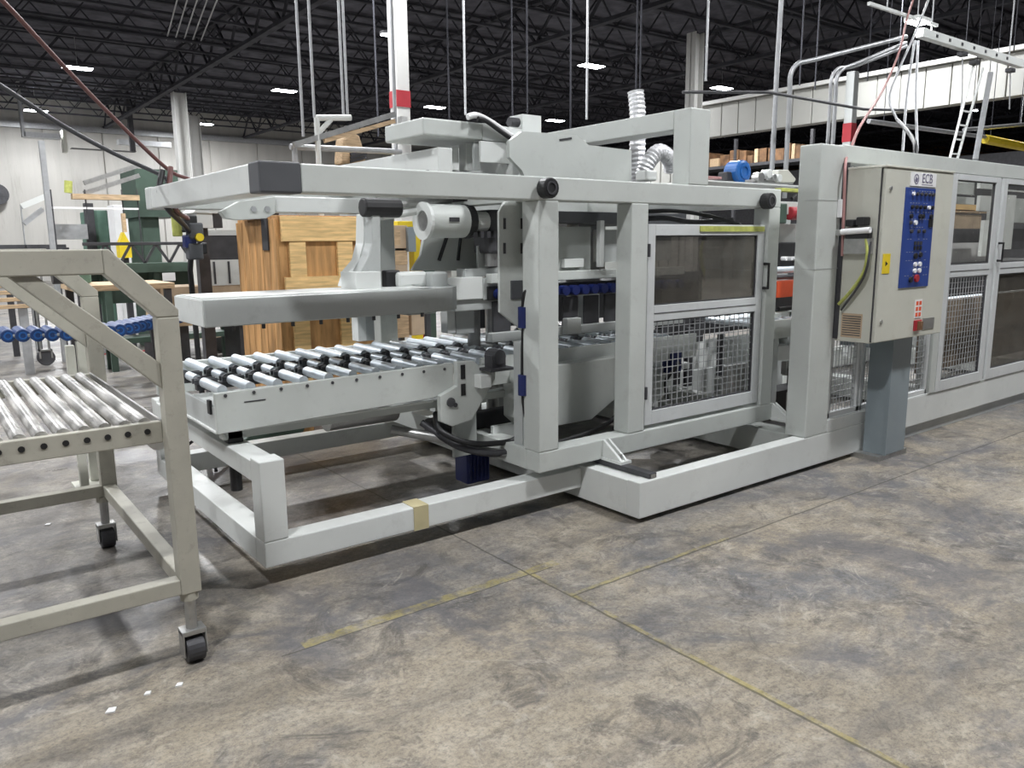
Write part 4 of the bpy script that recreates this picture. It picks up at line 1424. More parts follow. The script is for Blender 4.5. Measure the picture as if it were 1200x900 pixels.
# blue roller conveyor curving away behind the cart
def build_blue():
    t = thing('blue_roller_conveyor', 'narrow conveyor with bright blue plastic rollers behind the cart', 'conveyor', (.6, 5.6, 0))
    z = 1.03
    pts = curve_pts([atZ(x, y, z) for x, y in ((-110, 396), (-40, 395), (30, 393), (98, 391), (140, 387), (180, 379), (216, 371))], 80)
    # equally spaced rollers along the line
    d, last = 0.0, pts[0]
    acc = 0
    proto = None
    for k in range(1, len(pts)):
        seg = (pts[k] - pts[k - 1]).length
        acc += seg
        if acc >= .086:
            acc = 0
            dr = (pts[k] - pts[k - 1]).normalized()
            nx = Vector((-dr.y, dr.x, 0))
            a = pts[k] - Vector((0, .02, 0))
            b = pts[k] + nx * .42
            if proto is None:
                L_ = (b - a).length
                proto = MB().cyl((0, 0, 0), (0, .30, 0), .043, 16).build('blue_roller', 'blue', None, bevel=.006)
                proto.parent = t
                hub = MB().ring((0, -.004, 0), (0, 0.0, 0), .026, .016, 14).build('roller_hub', 'fan', None)
                hub.parent = proto
                ob = proto
            else:
                ob = proto.copy(); COL.objects.link(ob)
                hb2 = hub.copy(); COL.objects.link(hb2); hb2.parent = ob
            ob.location = a - Vector(t.location)
    MB().tube([p + Vector((0, .0, .0)) for p in pts], .012, 6).build('front_rod', 'steel', t)
    MB().tube([p + Vector((-.0, .28, .0)) for p in pts], .012, 6).build('rear_rod', 'steel', t)
    fk = MB()
    e = pts[-1]
    for dz in (-.03, .02):
        MB().beam(e + Vector((0, .02, dz)), e + Vector((.2, .1, dz)), .03, .02).build('end_fork', 'chrome', t)
    for (x, y) in ((.74, 5.62), (-.4, 5.6)):
        bx('leg', 'cab', t, x, y, 0, x + .05, y + .06, z - .05)
        bx('leg', 'cab', t, x + .09, y + .2, 0, x + .14, y + .26, z - .05)
        bx('leg_foot', 'cab', t, x - .02, y - .02, 0, x + .16, y + .28, .03)
    return t


build_blue()


# ------------------------------------------------------------------ wooden crate behind the platen
def build_crate():
    Y = 6.3
    t = thing('plywood_crate', 'tall orange brown plywood crate with pine battens standing behind the roller infeed', 'crate', (2.5, Y, 0))
    a, b = atY(324, 252, Y), atY(425, 408, Y)
    l = atX(278, 256, a.x)
    x0, x1, z1 = a.x, b.x + .12, a.z
    y1 = l.y
    bx('front_panel', 'ply', t, x0, Y, .12, x1, Y + .03, z1 - .02, bevel=.003)
    bx('side_panel', 'ply', t, x0, Y + .03, .12, x0 + .03, y1, z1 - .02, bevel=.003)
    bx('rear_panel', 'ply', t, x0 + .03, y1 - .03, .12, x1, y1, z1 - .02, bevel=.003)
    bx('lid', 'ply', t, x0, Y, z1 - .02, x1, y1, z1, bevel=.003)
    # side boards
    n = 6
    for k in range(n):
        ya, yb_ = Y + (y1 - Y) * k / n, Y + (y1 - Y) * (k + 1) / n
        bx('side_board', 'ply', t, x0 - .018, ya + .004, .13, x0, yb_ - .004, z1 - .03 - .012 * (k % 2), bevel=.002)
    # front battens
    z2 = atY(330, 283, Y).z
    bx('plank', 'plank', t, x0 + .02, Y - .045, z2, x1, Y, z1 - .01, bevel=.004)
    z3, z4 = atY(335, 325, Y).z, atY(335, 341, Y).z
    xr = atY(410, 330, Y).x
    bx('plank', 'plank', t, x0 + .03, Y - .045, z4 - .02, xr, Y, z3, bevel=.004)
    for q in (338, 394):
        xa = atY(q, 300, Y).x
        bx('batten', 'plank', t, xa, Y - .035, .14, xa + .14, Y, z2 - .003, bevel=.004)
    zz = atY(340, 395, Y).z
    bx('plank', 'plank', t, x0 + .02, Y - .045, .3, x1, Y, .42, bevel=.004)
    for x in (x0 + .1, (x0 + x1) / 2, x1 - .2):
        bx('skid', 'ply', t, x, Y, 0, x + .12, y1, .12)
    MB().box(x0 - .2, Y + .25, z1 + .01, x0 + .12, Y + .75, z1 + .03).box(x0 - .06, Y + .4, z1 + .03, x0 + .06, Y + .6, z1 + .10).build('black_clamp', 'black', t, bevel=.006)
    MB().box(x0 - .03, Y + .15, z1 - .28, x0 - .018, Y + .28, z1 - .02).build('dark_slot', 'dark', t)
    return t


build_crate()
# wooden legs seen below the conveyor
for k, (px, lb) in enumerate(((352, 'left orange timber post on the floor below the roller infeed'), (402, 'right orange timber post on the floor below the roller infeed'))):
    p = atZ(px, 505 if k == 0 else 498, 0)
    o = MB().box(p.x - .05, p.y, 0, p.x + .05, p.y + .12, .66).build('timber_post', 'ply', bevel=.003)
    tag(o, lb, 'post')
p = atZ(325, 520, 0)
o = MB().prism([(p.x - .3, 0.02), (p.x + .25, .02), (p.x + .35, .22), (p.x - .1, .16)], 1, p.y + .1, p.y + .5).build('green_pallet_skid', 'green', bevel=.01)
o.location.z = -.02
tag(o, 'low dark green metal skid on the floor below the roller infeed', 'skid')

# grey beam with rounded end hanging under the top frame (upper left)
t = thing('suspended_arm', 'light grey arm with an angled end plate hanging just below the top frame beam', 'machine arm', (1.6, 4.5, 1.75))
Ya = 4.6
a, b = atY(322, 230, Ya), atY(428, 250, Ya)
MB().box(a.x, Ya, b.z, b.x, Ya + .18, a.z).build('arm_beam', 'white', t, bevel=.004)
P = [(atY(*q, Ya - .03).x, atY(*q, Ya - .03).z) for q in ((258, 248), (280, 236), (323, 230), (323, 250), (312, 256), (280, 258), (264, 256))]
MB().prism(P, 1, Ya - .03, Ya + .02).build('end_plate', 'paint', t, bevel=.004)
for q in (297, 313):
    p = atY(q, 245, Ya - .03)
    MB().cyl((p.x, Ya - .04, p.z), (p.x, Ya - .03, p.z), .018, 6).build('bolt', 'galv', t)
MB().box(b.x - .06, Ya + .02, b.z, b.x, Ya + .14, 1.823).box(a.x, Ya + .02, a.z - .05, a.x + .06, Ya + .14, 1.823).build('arm_hanger', 'paint', t)

# ------------------------------------------------------------------ behind the platen: boxes, yellow column
Yk = 7.6
def back_box(p0, p1, Y, dep, mt, name, label, cat, bev=.006):
    a, b = atY(*p0, Y), atY(*p1, Y)
    t = thing(name, label, cat, (a.x, Y, b.z))
    MB().box(a.x, Y, b.z, b.x, Y + dep, a.z).build('body', mt, t, bevel=bev)
    return t, a, b

t, a, b = back_box((446, 264), (478, 291), Yk, .7, 'card', 'cardboard_box', 'brown cardboard box printed with dark letters, between the crate and the yellow frame', 'box')
text('box_print', 'IC!', .13, ((a.x * .55 + b.x * .45), Yk - .002, (a.z + b.z) / 2), (math.pi / 2, 0, 0), 'dark', t)
MB().box(a.x + .02, Yk - .003, b.z + .04, a.x + .23, Yk, a.z - .04).build('printed_label', 'lumber', t)
t, a, b = back_box((478, 266), (488, 295), Yk - .05, .3, 'ped', 'grey_plastic_tub', 'grey purple plastic tub beside the printed cardboard box', 'tub')
t, a, b = back_box((447, 294), (478, 310), Yk, .6, 'lumber', 'pale_wooden_box', 'pale wooden box under the printed cardboard box', 'box')
t, a, b = back_box((447, 311), (478, 322), Yk, .6, 'card', 'cardboard_box', 'flat brown cardboard box lowest in the stack behind the bracket', 'box')
t, a, b = back_box((454, 367), (480, 395), Yk - .6, .3, 'lumber', 'pine_block', 'pale pine block below the stack of boxes', 'block')
t, a, b = back_box((482, 365), (498, 392), Yk - .6, .3, 'card', 'brown_block', 'dull brown block beside the pale pine block', 'block')
t = thing('stack_table', 'dark table carrying the stack of cardboard boxes behind the press', 'table', (4.0, Yk, 0))
zt_ = atY(460, 322, Yk).z
bx('table_top', 'dark', t, atY(440, 322, Yk).x, Yk - .1, zt_ - .05, atY(500, 322, Yk).x, Yk + .8, zt_)
for x_ in (441, 498):
    xx = atY(x_, 322, Yk).x
    bx('leg', 'dark', t, xx, Yk, 0, xx + .06, Yk + .06, zt_ - .05)
    bx('leg', 'dark', t, xx, Yk + .6, 0, xx + .06, Yk + .66, zt_ - .05)
t = thing('yellow_gantry', 'bright yellow steel upright with a top bar behind the press', 'frame', (4.4, 7.9, 0))
Yy = 7.9
a, b = atY(484, 262, Yy), atY(494, 320, Yy)
MB().box(a.x, Yy, 0, b.x, Yy + .12, a.z).build('upright', 'yellow', t, bevel=.008)
a = atY(466, 259, Yy); c = atY(494, 266, Yy)
MB().box(a.x, Yy, c.z, c.x, Yy + .12, a.z).build('top_bar', 'yellow', t, bevel=.008)
MB().box(b.x, Yy + .02, 0, b.x + .03, Yy + .1, a.z - .05).build('dark_edge', 'red', t)
t, a, b = back_box((497, 275), (510, 330), 8.1, .3, 'green', 'dark_green_locker', 'dark green locker just right of the yellow upright', 'locker')
t.children[0].scale.z = 1
MB().box(a.x, 8.1, 0, b.x, 8.4, b.z).build('locker_base', 'green', t)

# ------------------------------------------------------------------ left background: workshop clutter
def table(name, label, x0, y0, x1, y1, z, mt, leg='dark', shelf=None, cat='table'):
    t = thing(name, label, cat, ((x0 + x1) / 2, (y0 + y1) / 2, 0))
    bx('table_top', mt, t, x0, y0, z - .06, x1, y1, z)
    for x in (x0 + .03, x1 - .1):
        for y in (y0 + .03, y1 - .1):
            bx('leg', leg, t, x, y, 0, x + .07, y + .07, z - .06)
    if shelf: bx('shelf', mt, t, x0 + .05, y0 + .05, shelf - .03, x1 - .05, y1 - .05, shelf)
    return t


# dark lattice bench
Yl = 11.0
a, b = atY(118, 284, Yl), atY(236, 307, Yl)
t = thing('lattice_bench', 'long dark green steel bench with a lattice truss side in the left background', 'bench', (a.x, Yl, 0))
bx('top_chord', 'dark', t, a.x - .2, Yl, a.z - .04, b.x + .5, Yl + .05, a.z)
bx('bottom_chord', 'green', t, a.x - .2, Yl, b.z - .12, b.x + 1.6, Yl + .4, b.z)
n = 8
for k in range(n):
    xa = a.x - .1 + (b.x - a.x) * k / n
    xb = a.x - .1 + (b.x - a.x) * (k + 1) / n
    za, zb = (a.z - .02, b.z) if k % 2 else (b.z, a.z - .02)
    MB().beam((xa, Yl + .02, za), (xb, Yl + .02, zb), .03, .03).build('lattice_bar', 'dark', t)
zl = b.z - .12
for xx in (a.x, (a.x + b.x) / 2, b.x + .3, b.x + 1.4):
    for yy in (Yl + .05, Yl + .33):
        bx('leg', 'green', t, xx, yy, 0, xx + .08, yy + .06, zl)
bx('back_panel', 'green', t, a.x - .2, Yl + .36, zl - .4, b.x + 1.6, Yl + .4, zl)
bx('shelf', 'green', t, a.x - .2, Yl + .05, .35, b.x + 1.6, Yl + .4, .42)
o = pbox('white_label_card', 'white_plastic', None, (190, 320), (206, 329), Yl - .03, .01)
tag(o, 'small white card hanging on the front of the lattice bench', 'card')
# dark machine on the bench
a, b = atY(236, 276, 9.6), atY(278, 304, 9.6)
t = thing('dark_workpiece', 'dark grey machine block with a bright top edge left of the crate', 'machine', (a.x, 9.6, 0))
MB().box(a.x, 9.6, b.z, b.x + .3, 10.2, a.z).build('block', 'dark', t, bevel=.01)
MB().box(a.x - .1, 9.58, a.z, b.x + .3, 10.2, a.z + .06).build('bright_edge', 'white', t)
MB().box(a.x, 9.58, b.z - .3, b.x + .3, 10.2, b.z).build('light_base', 'white', t)
for k in range(5):
    xx = a.x + .1 + k * .17
    MB().box(xx, 9.56, b.z - .28, xx + .02, 9.58, b.z - .02).build('base_divider', 'dark', t)
MB().box(a.x - .5, 9.56, b.z - .75, b.x + .3, 10.4, b.z - .6).build('lower_table', 'lumber', t)
for x_ in (a.x - .3, b.x):
    MB().box(x_, 9.7, 0, x_ + .1, 10.3, b.z - .75).build('trestle', 'dark', t)
MB().box(a.x - .5, 9.6, b.z - .6, b.x + .2, 10.2, b.z - .30).build('shelf_panel', 'card', t)

# black stand with valve
Ys = 5.9
t = thing('black_hose_stand', 'slim black stand with tangled hose couplings in front of the lattice bench', 'stand', (0, 0, 0))
a, b = atY(226, 258, Ys), atY(235, 425, Ys)
t.location = (b.x, Ys, 0)
MB().tube([(a.x, Ys, a.z), (b.x - .02, Ys, a.z - .35), (b.x, Ys, 0.02)], .02, 8).build('pole', 'black', t)
for k, (q, r_, mt) in enumerate((((222, 262), .045, 'black'), ((228, 272), .05, 'cap'), ((222, 284), .04, 'navy'), ((228, 296), .05, 'cap'), ((236, 292), .035, 'black'))):
    p = atY(*q, Ys)
    MB().box(p.x - r_, Ys - r_, p.z - r_, p.x + r_, Ys + r_, p.z + r_ * 1.3).build('coupling', mt, t, bevel=.012)
p = atY(233, 278, Ys - .05)
MB().cyl((p.x, Ys - .08, p.z), (p.x, Ys - .03, p.z), .028, 12).build('yellow_knob', 'yellow', t)
for an in (0.4, 2.5, 4.6):
    MB().beam((b.x, Ys, .25), (b.x + .3 * math.cos(an), Ys + .3 * math.sin(an), .01), .02, .02).build('tripod_foot', 'black', t)
a = atY(213, 262, Ys + .1)
q = atY(207, 262, 6.0)
MB().cyl((q.x, 6.0, q.z - .09), (q.x, 6.0, q.z + .09), .035, 12).build('yellow_green_valve', 'ygreen', t, bevel=.008)
MB().cyl((q.x, 6.0, q.z - .05), (q.x + .12, 5.95, q.z - .05), .012, 8).build('valve_stem', 'black', t)
p = atY(243, 258, 7.4)
t = thing('white_hooded_unit', 'small white unit with a sloping hood behind the black stand', 'machine', (p.x, 7.4, 0))
a, b = atY(230, 249, 7.4), atY(250, 267, 7.4)
MB().box(a.x, 7.4, b.z, b.x, 7.7, a.z).build('body', 'white', t)
P = [(atY(*q, 7.38).x, atY(*q, 7.38).z) for q in ((226, 249), (234, 242), (246, 240), (256, 247), (255, 250))]
MB().prism(P, 1, 7.38, 7.75).build('hood', 'white', t)
MB().box(b.x, 7.45, b.z, b.x + .1, 7.6, a.z).build('dark_side', 'dark', t)
MB().box((a.x + b.x) / 2 - .05, 7.5, 0, (a.x + b.x) / 2 + .05, 7.6, b.z).build('column', 'dark', t)

# green machines and posts
def tall(p0, p1, Y, dep, mt, name, label, cat):
    a, b = atY(*p0, Y), atY(*p1, Y)
    t = thing(name, label, cat, ((a.x + b.x) / 2, Y, 0))
    MB().box(a.x, Y, 0, b.x, Y + dep, a.z).build('body', mt, t, bevel=.015)
    return t, a, b

t, a, b = tall((109, 246), (131, 300), 14, 1.2, 'teal', 'green_machine_cabinet', 'tall green machine cabinet in the left background', 'cabinet')
MB().box(a.x - .12, 13.95, 0, a.x, 14.1, a.z + .1).build('dark_frame', 'dark', t)
t, a, b = tall((160, 198), (190, 300), 13, .9, 'green', 'green_press_column', 'dark green press column left of the end of the top beam', 'press')
MB().box(a.x - .05, 12.9, a.z - .7, b.x + .3, 13.9, a.z).build('press_head', 'green', t)
t, a, b = tall((132, 240), (160, 300), 16, .6, 'white_plastic', 'white_filing_cabinet', 'pale cabinet behind the orange and yellow fire equipment', 'cabinet')
a, b = atY(138, 272, 12), atY(155, 302, 12)
t = thing('yellow_marker', 'yellow floor marker cone shape in front of the pale cabinet', 'marker', ((a.x + b.x) / 2, 12, 0))
MB().prism([(a.x, b.z), (a.x, (a.z + b.z) / 2), ((a.x + b.x) / 2, a.z), (b.x, (a.z + b.z) / 2), (b.x, b.z)], 1, 12, 12.2).build('board', 'yellow', t)
MB().box(a.x + .05, 12.05, 0, a.x + .12, 12.15, b.z).build('post', 'dark', t)
a, b = atY(143, 250, 12.4), atY(149, 272, 12.4)
o = MB().box(a.x, 12.4, b.z, b.x, 12.5, a.z).build('orange_strip', 'lumber')
tag(o, 'pale orange strip above the yellow marker', 'strip')
o.parent = None
# white platform rack with yellow beam
Yw = 12.5
t = thing('gantry_rack', 'pale steel gantry with a timber beam and a white rail in the left background', 'rack', (2.5, Yw, 0))
a, b = atY(52, 165, Yw), atY(60, 295, Yw)
MB().box(a.x, Yw, 0, b.x, Yw + .1, a.z).build('mast', 'galv', t)
a, b = atY(84, 227, Yw), atY(163, 235, Yw)
MB().box(a.x, Yw - .05, b.z, b.x, Yw + .1, a.z).build('timber_beam', 'lumber', t)
a, b = atY(60, 242, Yw), atY(163, 246, Yw)
MB().box(a.x, Yw, b.z, b.x, Yw + .04, a.z).build('white_rail', 'white_plastic', t)
for q in (60, 100, 143, 161):
    a, b = atY(q, 222, Yw), atY(q + 3, 262, Yw)
    MB().box(a.x, Yw, 0 if q in (60, 161) else b.z, b.x, Yw + .05, a.z).build('hanger_post', 'dark', t)
for z_ in (196, 208):
    a, b = atY(100, z_ + 18, Yw), atY(165, z_ - 3, Yw)
    MB().beam((a.x, Yw + .1, a.z), (b.x, Yw + .1, b.z), .06, .06).build('jib', 'steel', t)
MB().cyl(atY(80, 212, Yw), atY(80, 226, Yw), .05, 10).build('yellow_hook', 'ygreen', t)
# platform with steps, far left
Yp = 13.5
t = thing('access_platform', 'grey and white access platform with railings at the far left', 'platform', (1.5, Yp, 0))
a, b = atY(25, 240, Yp), atY(30, 292, Yp)
MB().box(a.x, Yp, 0, b.x, Yp + .08, a.z).build('post', 'galv', t)
a, b = atY(25, 242, Yp), atY(54, 230, Yp)
MB().beam((a.x, Yp, a.z), (b.x, Yp, b.z), .08, .08).build('handrail', 'white', t)
a, b = atY(28, 262, Yp), atY(50, 245, Yp)
MB().beam((a.x, Yp, a.z), (b.x, Yp, b.z), .07, .07).build('brace', 'galv', t)
a, b = atY(0, 287, Yp), atY(78, 292, Yp)
MB().box(a.x - 2, Yp, b.z, b.x, Yp + 1, a.z).build('deck', 'dark', t)
a, b = atY(66, 262, Yp), atY(108, 280, Yp)
MB().box(a.x, Yp + .3, b.z, b.x, Yp + .9, a.z).build('roller_unit', 'galv', t)
for q in (2, 30, 75):
    a = atY(q, 290, Yp)
    MB().box(a.x, Yp + .1, 0, a.x + .08, Yp + .18, a.z).build('leg', 'dark', t)
# duct work on the back wall
Ydk = 38.0
t = thing('wall_duct', 'grey duct running along the upper back wall at the left', 'duct', (8, Ydk, 5.5))
a, b = atY(28, 154, Ydk), atY(72, 163, Ydk)
MB().box(a.x, Ydk, b.z, b.x, Ydk + .5, a.z).build('duct_run', 'galv', t)
a2, b2 = atY(23, 130, Ydk), atY(30, 160, Ydk)
MB().box(a2.x, Ydk, b2.z, b2.x, Ydk + .4, 8.05).build('duct_drop', 'galv', t)
a2, b2 = atY(73, 152, Ydk), atY(80, 178, Ydk)
MB().box(a2.x, Ydk, b2.z, b2.x, Ydk + .6, a2.z).build('duct_box', 'cab', t)
a2, b2 = atY(84, 173, Ydk), atY(160, 178, Ydk)
MB().box(a2.x, Ydk, b2.z, b2.x, Ydk + .4, a2.z).build('dark_duct', 'dark', t)
MB().box(b2.x - .2, Ydk + .1, b2.z, b2.x, Ydk + .3, 8.05).build('duct_hanger', 'dark', t)
a2, b2 = atY(145, 160, Ydk), atY(208, 170, Ydk)
MB().box(a2.x, Ydk + 1, b2.z, b2.x, Ydk + 1.5, a2.z).build('duct_run', 'galv', t)
p = atY(-4, 228, 41.9)
o = MB().cyl((p.x, 41.6, p.z), (p.x, 41.95, p.z), .45, 24).build('wall_fan', 'dark')
tag(o, 'round dark wall fan at the left edge of the picture', 'fan')
# roof struts behind crate: grey roller table in mid distance
table('assembly_table', 'long timber topped work table in the left mid distance', atY(86, 325, 9).x, 9.0, atY(205, 335, 9).x, 9.9, atY(100, 335, 9).z, 'lumber')
a, b = atY(70, 318, 9.2), atY(108, 332, 9.2)
t = thing('green_gear_unit', 'small green gear unit standing on the work table behind the cart rail', 'machine', (a.x, 9.2, b.z))
MB().box(a.x + .1, 9.2, b.z, b.x, 9.6, a.z).build('body', 'teal', t, bevel=.02)
MB().cyl((a.x - .05, 9.4, (a.z + b.z) / 2 + .02), (a.x + .1, 9.4, (a.z + b.z) / 2 + .02), .09, 12).build('dark_wheel', 'dark', t)
for k, (q0, q1, mt, lb) in enumerate((((117, 342), (127, 368), 'dark', 'small black upright canister under the work table'),
                                     ((136, 340), (145, 366), 'galv', 'pale grey upright cylinder under the work table'),
                                     ((146, 345), (160, 378), 'brownbox', 'brown drum on the floor under the work table'))):
    p = atZ((q0[0] + q1[0]) / 2, q1[1] + 10, 0)
    a, b = atY(q0[0], q0[1], p.y), atY(q1[0], q1[1], p.y)
    o = MB().cyl((p.x, p.y, 0), (p.x, p.y, max(a.z, .3)), (b.x - a.x) / 2, 16).build('canister', mt, bevel=.01)
    tag(o, lb, 'canister')
p = atZ(55, 428, 0)
t = thing('wheeled_dolly', 'grey dolly upright on one dark wheel behind the blue rollers', 'dolly', (p.x, p.y, 0))
MB().cyl((p.x, p.y - .04, .11), (p.x, p.y + .04, .11), .11, 20).build('wheel', 'dark', t, bevel=.01)
MB().cyl((p.x - .05, p.y, .2), (p.x - .05, p.y, 1.5), .015, 8).build('rod', 'steel', t)
MB().cyl((p.x + .05, p.y, .2), (p.x + .05, p.y, 1.5), .015, 8).build('rod', 'steel', t)
MB().box(p.x - .08, p.y - .05, .1, p.x - .06, p.y + .05, .22).box(p.x + .06, p.y - .05, .1, p.x + .08, p.y + .05, .22).box(p.x - .08, p.y - .05, .2, p.x + .08, p.y + .05, .22).build('fork', 'steel', t)
p = atZ(118, 416, 0)
o = MB().box(p.x, p.y, 0, p.x + .9, p.y + .05, .012).build('red_floor_strip', 'red')
tag(o, 'flat red strip lying on the floor behind the cart', 'strip')
p = atZ(160, 395, 0)
t = thing('cardboard_sheet', 'pale brown cardboard sheet on a low skid behind the cart post', 'sheet', (p.x, p.y, 0))
a = atZ(150, 390, .25)
MB().box(a.x, a.y - 1.6, .25, a.x + 1.2, a.y - .75, .28).build('sheet', 'card', t)
for dx in (.05, 1.0):
    MB().box(a.x + dx, a.y - 1.5, 0, a.x + dx + .1, a.y - .8, .25).build('skid', 'dark', t)
# white framed stack far left
a, b = atY(2, 324, 11.5), atY(32, 336, 11.5)
t = thing('slatted_pallet', 'pale yellow slatted pallet stood behind the cart brace at the left edge', 'pallet', (a.x, 11.5, 0))
for k in range(5):
    z_ = a.z - (a.z - b.z + .3) * k / 5
    bx('slat', 'lumber', t, a.x - .6, 11.5, z_ - .05, b.x, 11.53, z_)
bx('stringer', 'galv', t, a.x - .3, 11.53, 0, a.x - .2, 11.63, a.z)
bx('stringer', 'galv', t, b.x - .12, 11.53, 0, b.x - .02, 11.63, a.z)

# pipework frame behind the top beam (left of the big column)
Yf = 7.2
t = thing('tubular_rack', 'pale tubular frame with a small angled bracket behind the front top beam', 'frame', (3.4, Yf, 0))
a, b = atY(371, 138, Yf), atY(371, 192, Yf)
MB().cyl((a.x, Yf, 0), (a.x, Yf, a.z), .028, 8).build('upright', 'white', t)
c = atY(411, 138, Yf)
MB().cyl((a.x, Yf, a.z), (c.x, Yf, c.z), .028, 8).build('top_tube', 'white', t)
c = atY(388, 140, Yf); d = atY(372, 157, Yf)
MB().cyl(c, d, .024, 8).build('brace_tube', 'white', t)
a, b = atY(340, 172, Yf + .1), atY(470, 178, Yf + .1)
MB().cyl(a, b, .028, 8).build('handrail', 'galv', t)
a, b = atY(344, 170, Yf), atY(462, 134, Yf)
MB().beam(a, b, .05, .05).build('angle_bar', 'steel', t)
a, b = atY(380, 165, Yf), atY(462, 142, Yf)
MB().beam(a, b, .04, .04).build('angle_bar', 'lumber', t)
a = atY(345, 172, Yf + .1)
MB().cyl((a.x, Yf + .1, 0), (a.x, Yf + .1, a.z), .028, 8).build('upright', 'galv', t)
a = atY(463, 140, Yf + .1)
MB().cyl((a.x, Yf + .1, 2.0), (a.x, Yf + .1, 8.05), .02, 8).build('tall_rod', 'galv', t)
a, b = atY(402, 155, Yf + .6), atY(426, 192, Yf + .6)
t = thing('striped_sack', 'orange and dark striped sack slumped behind the tubular frame', 'sack', (a.x, Yf + .6, 0))
P = [(atY(*q, Yf + .6).x, atY(*q, Yf + .6).z) for q in ((400, 192), (402, 162), (412, 155), (422, 158), (428, 178), (430, 192))]
MB().prism(P, 1, Yf + .6, Yf + .8).build('sack', 'lumber', t, bevel=.03)
for k in range(3):
    p, q = atY(411, 181 + k * 4, Yf + .58), atY(430, 176 + k * 4, Yf + .58)
    MB().beam((p.x, Yf + .59, p.z), (q.x, Yf + .59, q.z), .03, .03).build('stripe', 'dark', t)
MB().box(P[0][0] + .05, Yf + .6, 0, P[0][0] + .2, Yf + .8, P[0][1]).build('pedestal', 'paint2', t)
# junction plate on the big column
t = thing('pipe_junction', 'pale bracket with pipe fittings on the big white column', 'fitting', (6.0, 10.4, 0))
a, b = atY(470, 136, 10.4), atY(478, 150, 10.4)
MB().box(a.x, 10.4, b.z, b.x, 10.5, a.z).build('plate', 'steel', t)

# ------------------------------------------------------------------ hanging pipes and rods
rods = [(345, 0, 366, 160, 9.0, 'galv'), (362, 0, 375, 138, 9.2, 'galv'), (397, 0, 408, 135, 9.5, 'galv'), (403, 0, 412, 138, 9.8, 'galv'),
        (440, 0, 447, 160, 11.5, 'joist'), (526, 0, 527, 140, 12, 'joist'), (543, 0, 548, 135, 11, 'galv'), (600, 0, 601, 140, 12, 'joist'),
        (617, 0, 619, 142, 11, 'joist'), (668, 0, 669, 150, 10, 'joist'), (687, 0, 688, 140, 9.5, 'galv'), (745, 0, 746, 104, 8.5, 'joist'),
        (750, 10, 750, 104, 8.9, 'joist'), (828, 0, 826, 95, 8.0, 'galv'), (938, 0, 936, 100, 9.5, 'joist'), (956, 0, 954, 105, 9.0, 'joist'),
        (1018, 5, 1015, 95, 9.0, 'joist'), (1055, 0, 1050, 80, 9.4, 'joist'), (1133, 0, 1130, 60, 8.0, 'joist'), (1190, 0, 1186, 60, 7.2, 'joist')]
ROD = ['leftmost pale drop rod hanging from the roof', 'pale drop rod ending right above the tubular frame upright',
       'pale drop rod above the angled bracket, left of a close pair', 'pale drop rod above the angled bracket, right of a close pair',
       'dim drop rod hanging just left of the red banded column', 'dim drop rod right of the red banded column over the raised cover',
       'pale drop rod above the white conduit bend', 'dim drop rod hanging left of the small box on the top housing',
       'dim drop rod hanging over the small box on the top housing', 'dim drop rod just left of the large bright lamp',
       'pale drop rod just right of the large bright lamp', 'dim drop rod hanging left above the upright foil duct',
       'shorter dim drop rod hanging right above the upright foil duct', 'pale drop rod crossing the column at the end of the header wall',
       'dim drop rod left of a pair in front of the header wall', 'dim drop rod right of a pair in front of the header wall',
       'dim drop rod left of the busway strut', 'dim drop rod behind the busway strut',
       'dim drop rod passing behind the middle of the busway', 'rightmost dim drop rod behind the end of the busway']
for k, (x0, y0, x1, y1, Y, mt) in enumerate(rods):
    a = atY((x0 + x1) / 2, y1, Y)
    o = MB().cyl((a.x, Y, a.z), (a.x, Y, 8.05), .014 if mt == 'joist' else .018, 8).build('drop_rod', mt)
    tag(o, ROD[k], 'rod', 'drop rods hanging from the roof')

Yo = 4.7
a = atY(905, 195, Yo)
o = MB().tube([(a.x, Yo, 1.99), (a.x, Yo, 3.2), (a.x + .12, Yo, 8.0)], .022, 10).build('conduit_pipe', 'galv', smooth=True)
tag(o, 'tall straight grey conduit rising to the roof right of the cage', 'conduit')
Yo = 4.6


def conduit(px, top, sx, label, r=.017):
    b_ = atY(px, 198, Yo)
    t_ = atY(px, top, Yo)
    e = atY(*sx, 4.4)
    b_.z = 1.99
    pts = [b_, Vector((b_.x, Yo, t_.z - .35)), Vector((b_.x, Yo, t_.z - .12)), Vector((b_.x + .10, Yo - .01, t_.z - .01)), Vector((b_.x + .3, Yo - .03, t_.z + .04)), e]
    o = MB().tube(curve_pts(pts, 5), r, 10).build('bent_conduit', 'galv', smooth=True)
    tag(o, label, 'conduit')


conduit(921, 70, (1062, 43), 'nearest bent grey conduit sweeping up to the busway lamp', .022)
conduit(968, 76, (1062, 50), 'middle bent grey conduit left of the enclosure corner post')
conduit(974, 76, (1062, 54), 'right bent grey conduit closest to the enclosure corner post', .02)
a, b = atY(900, 108, 4.2), atY(1058, 132, 4.2)
o = MB().tube([atY(800, 108, 4.6), atY(900, 108, 4.4), atY(1012, 128, 4.3), atY(1062, 129, 4.3)], .014, 8).build('support_cable', 'dark')
tag(o, 'dark cable stretched level across the conduits and the header wall', 'cable')


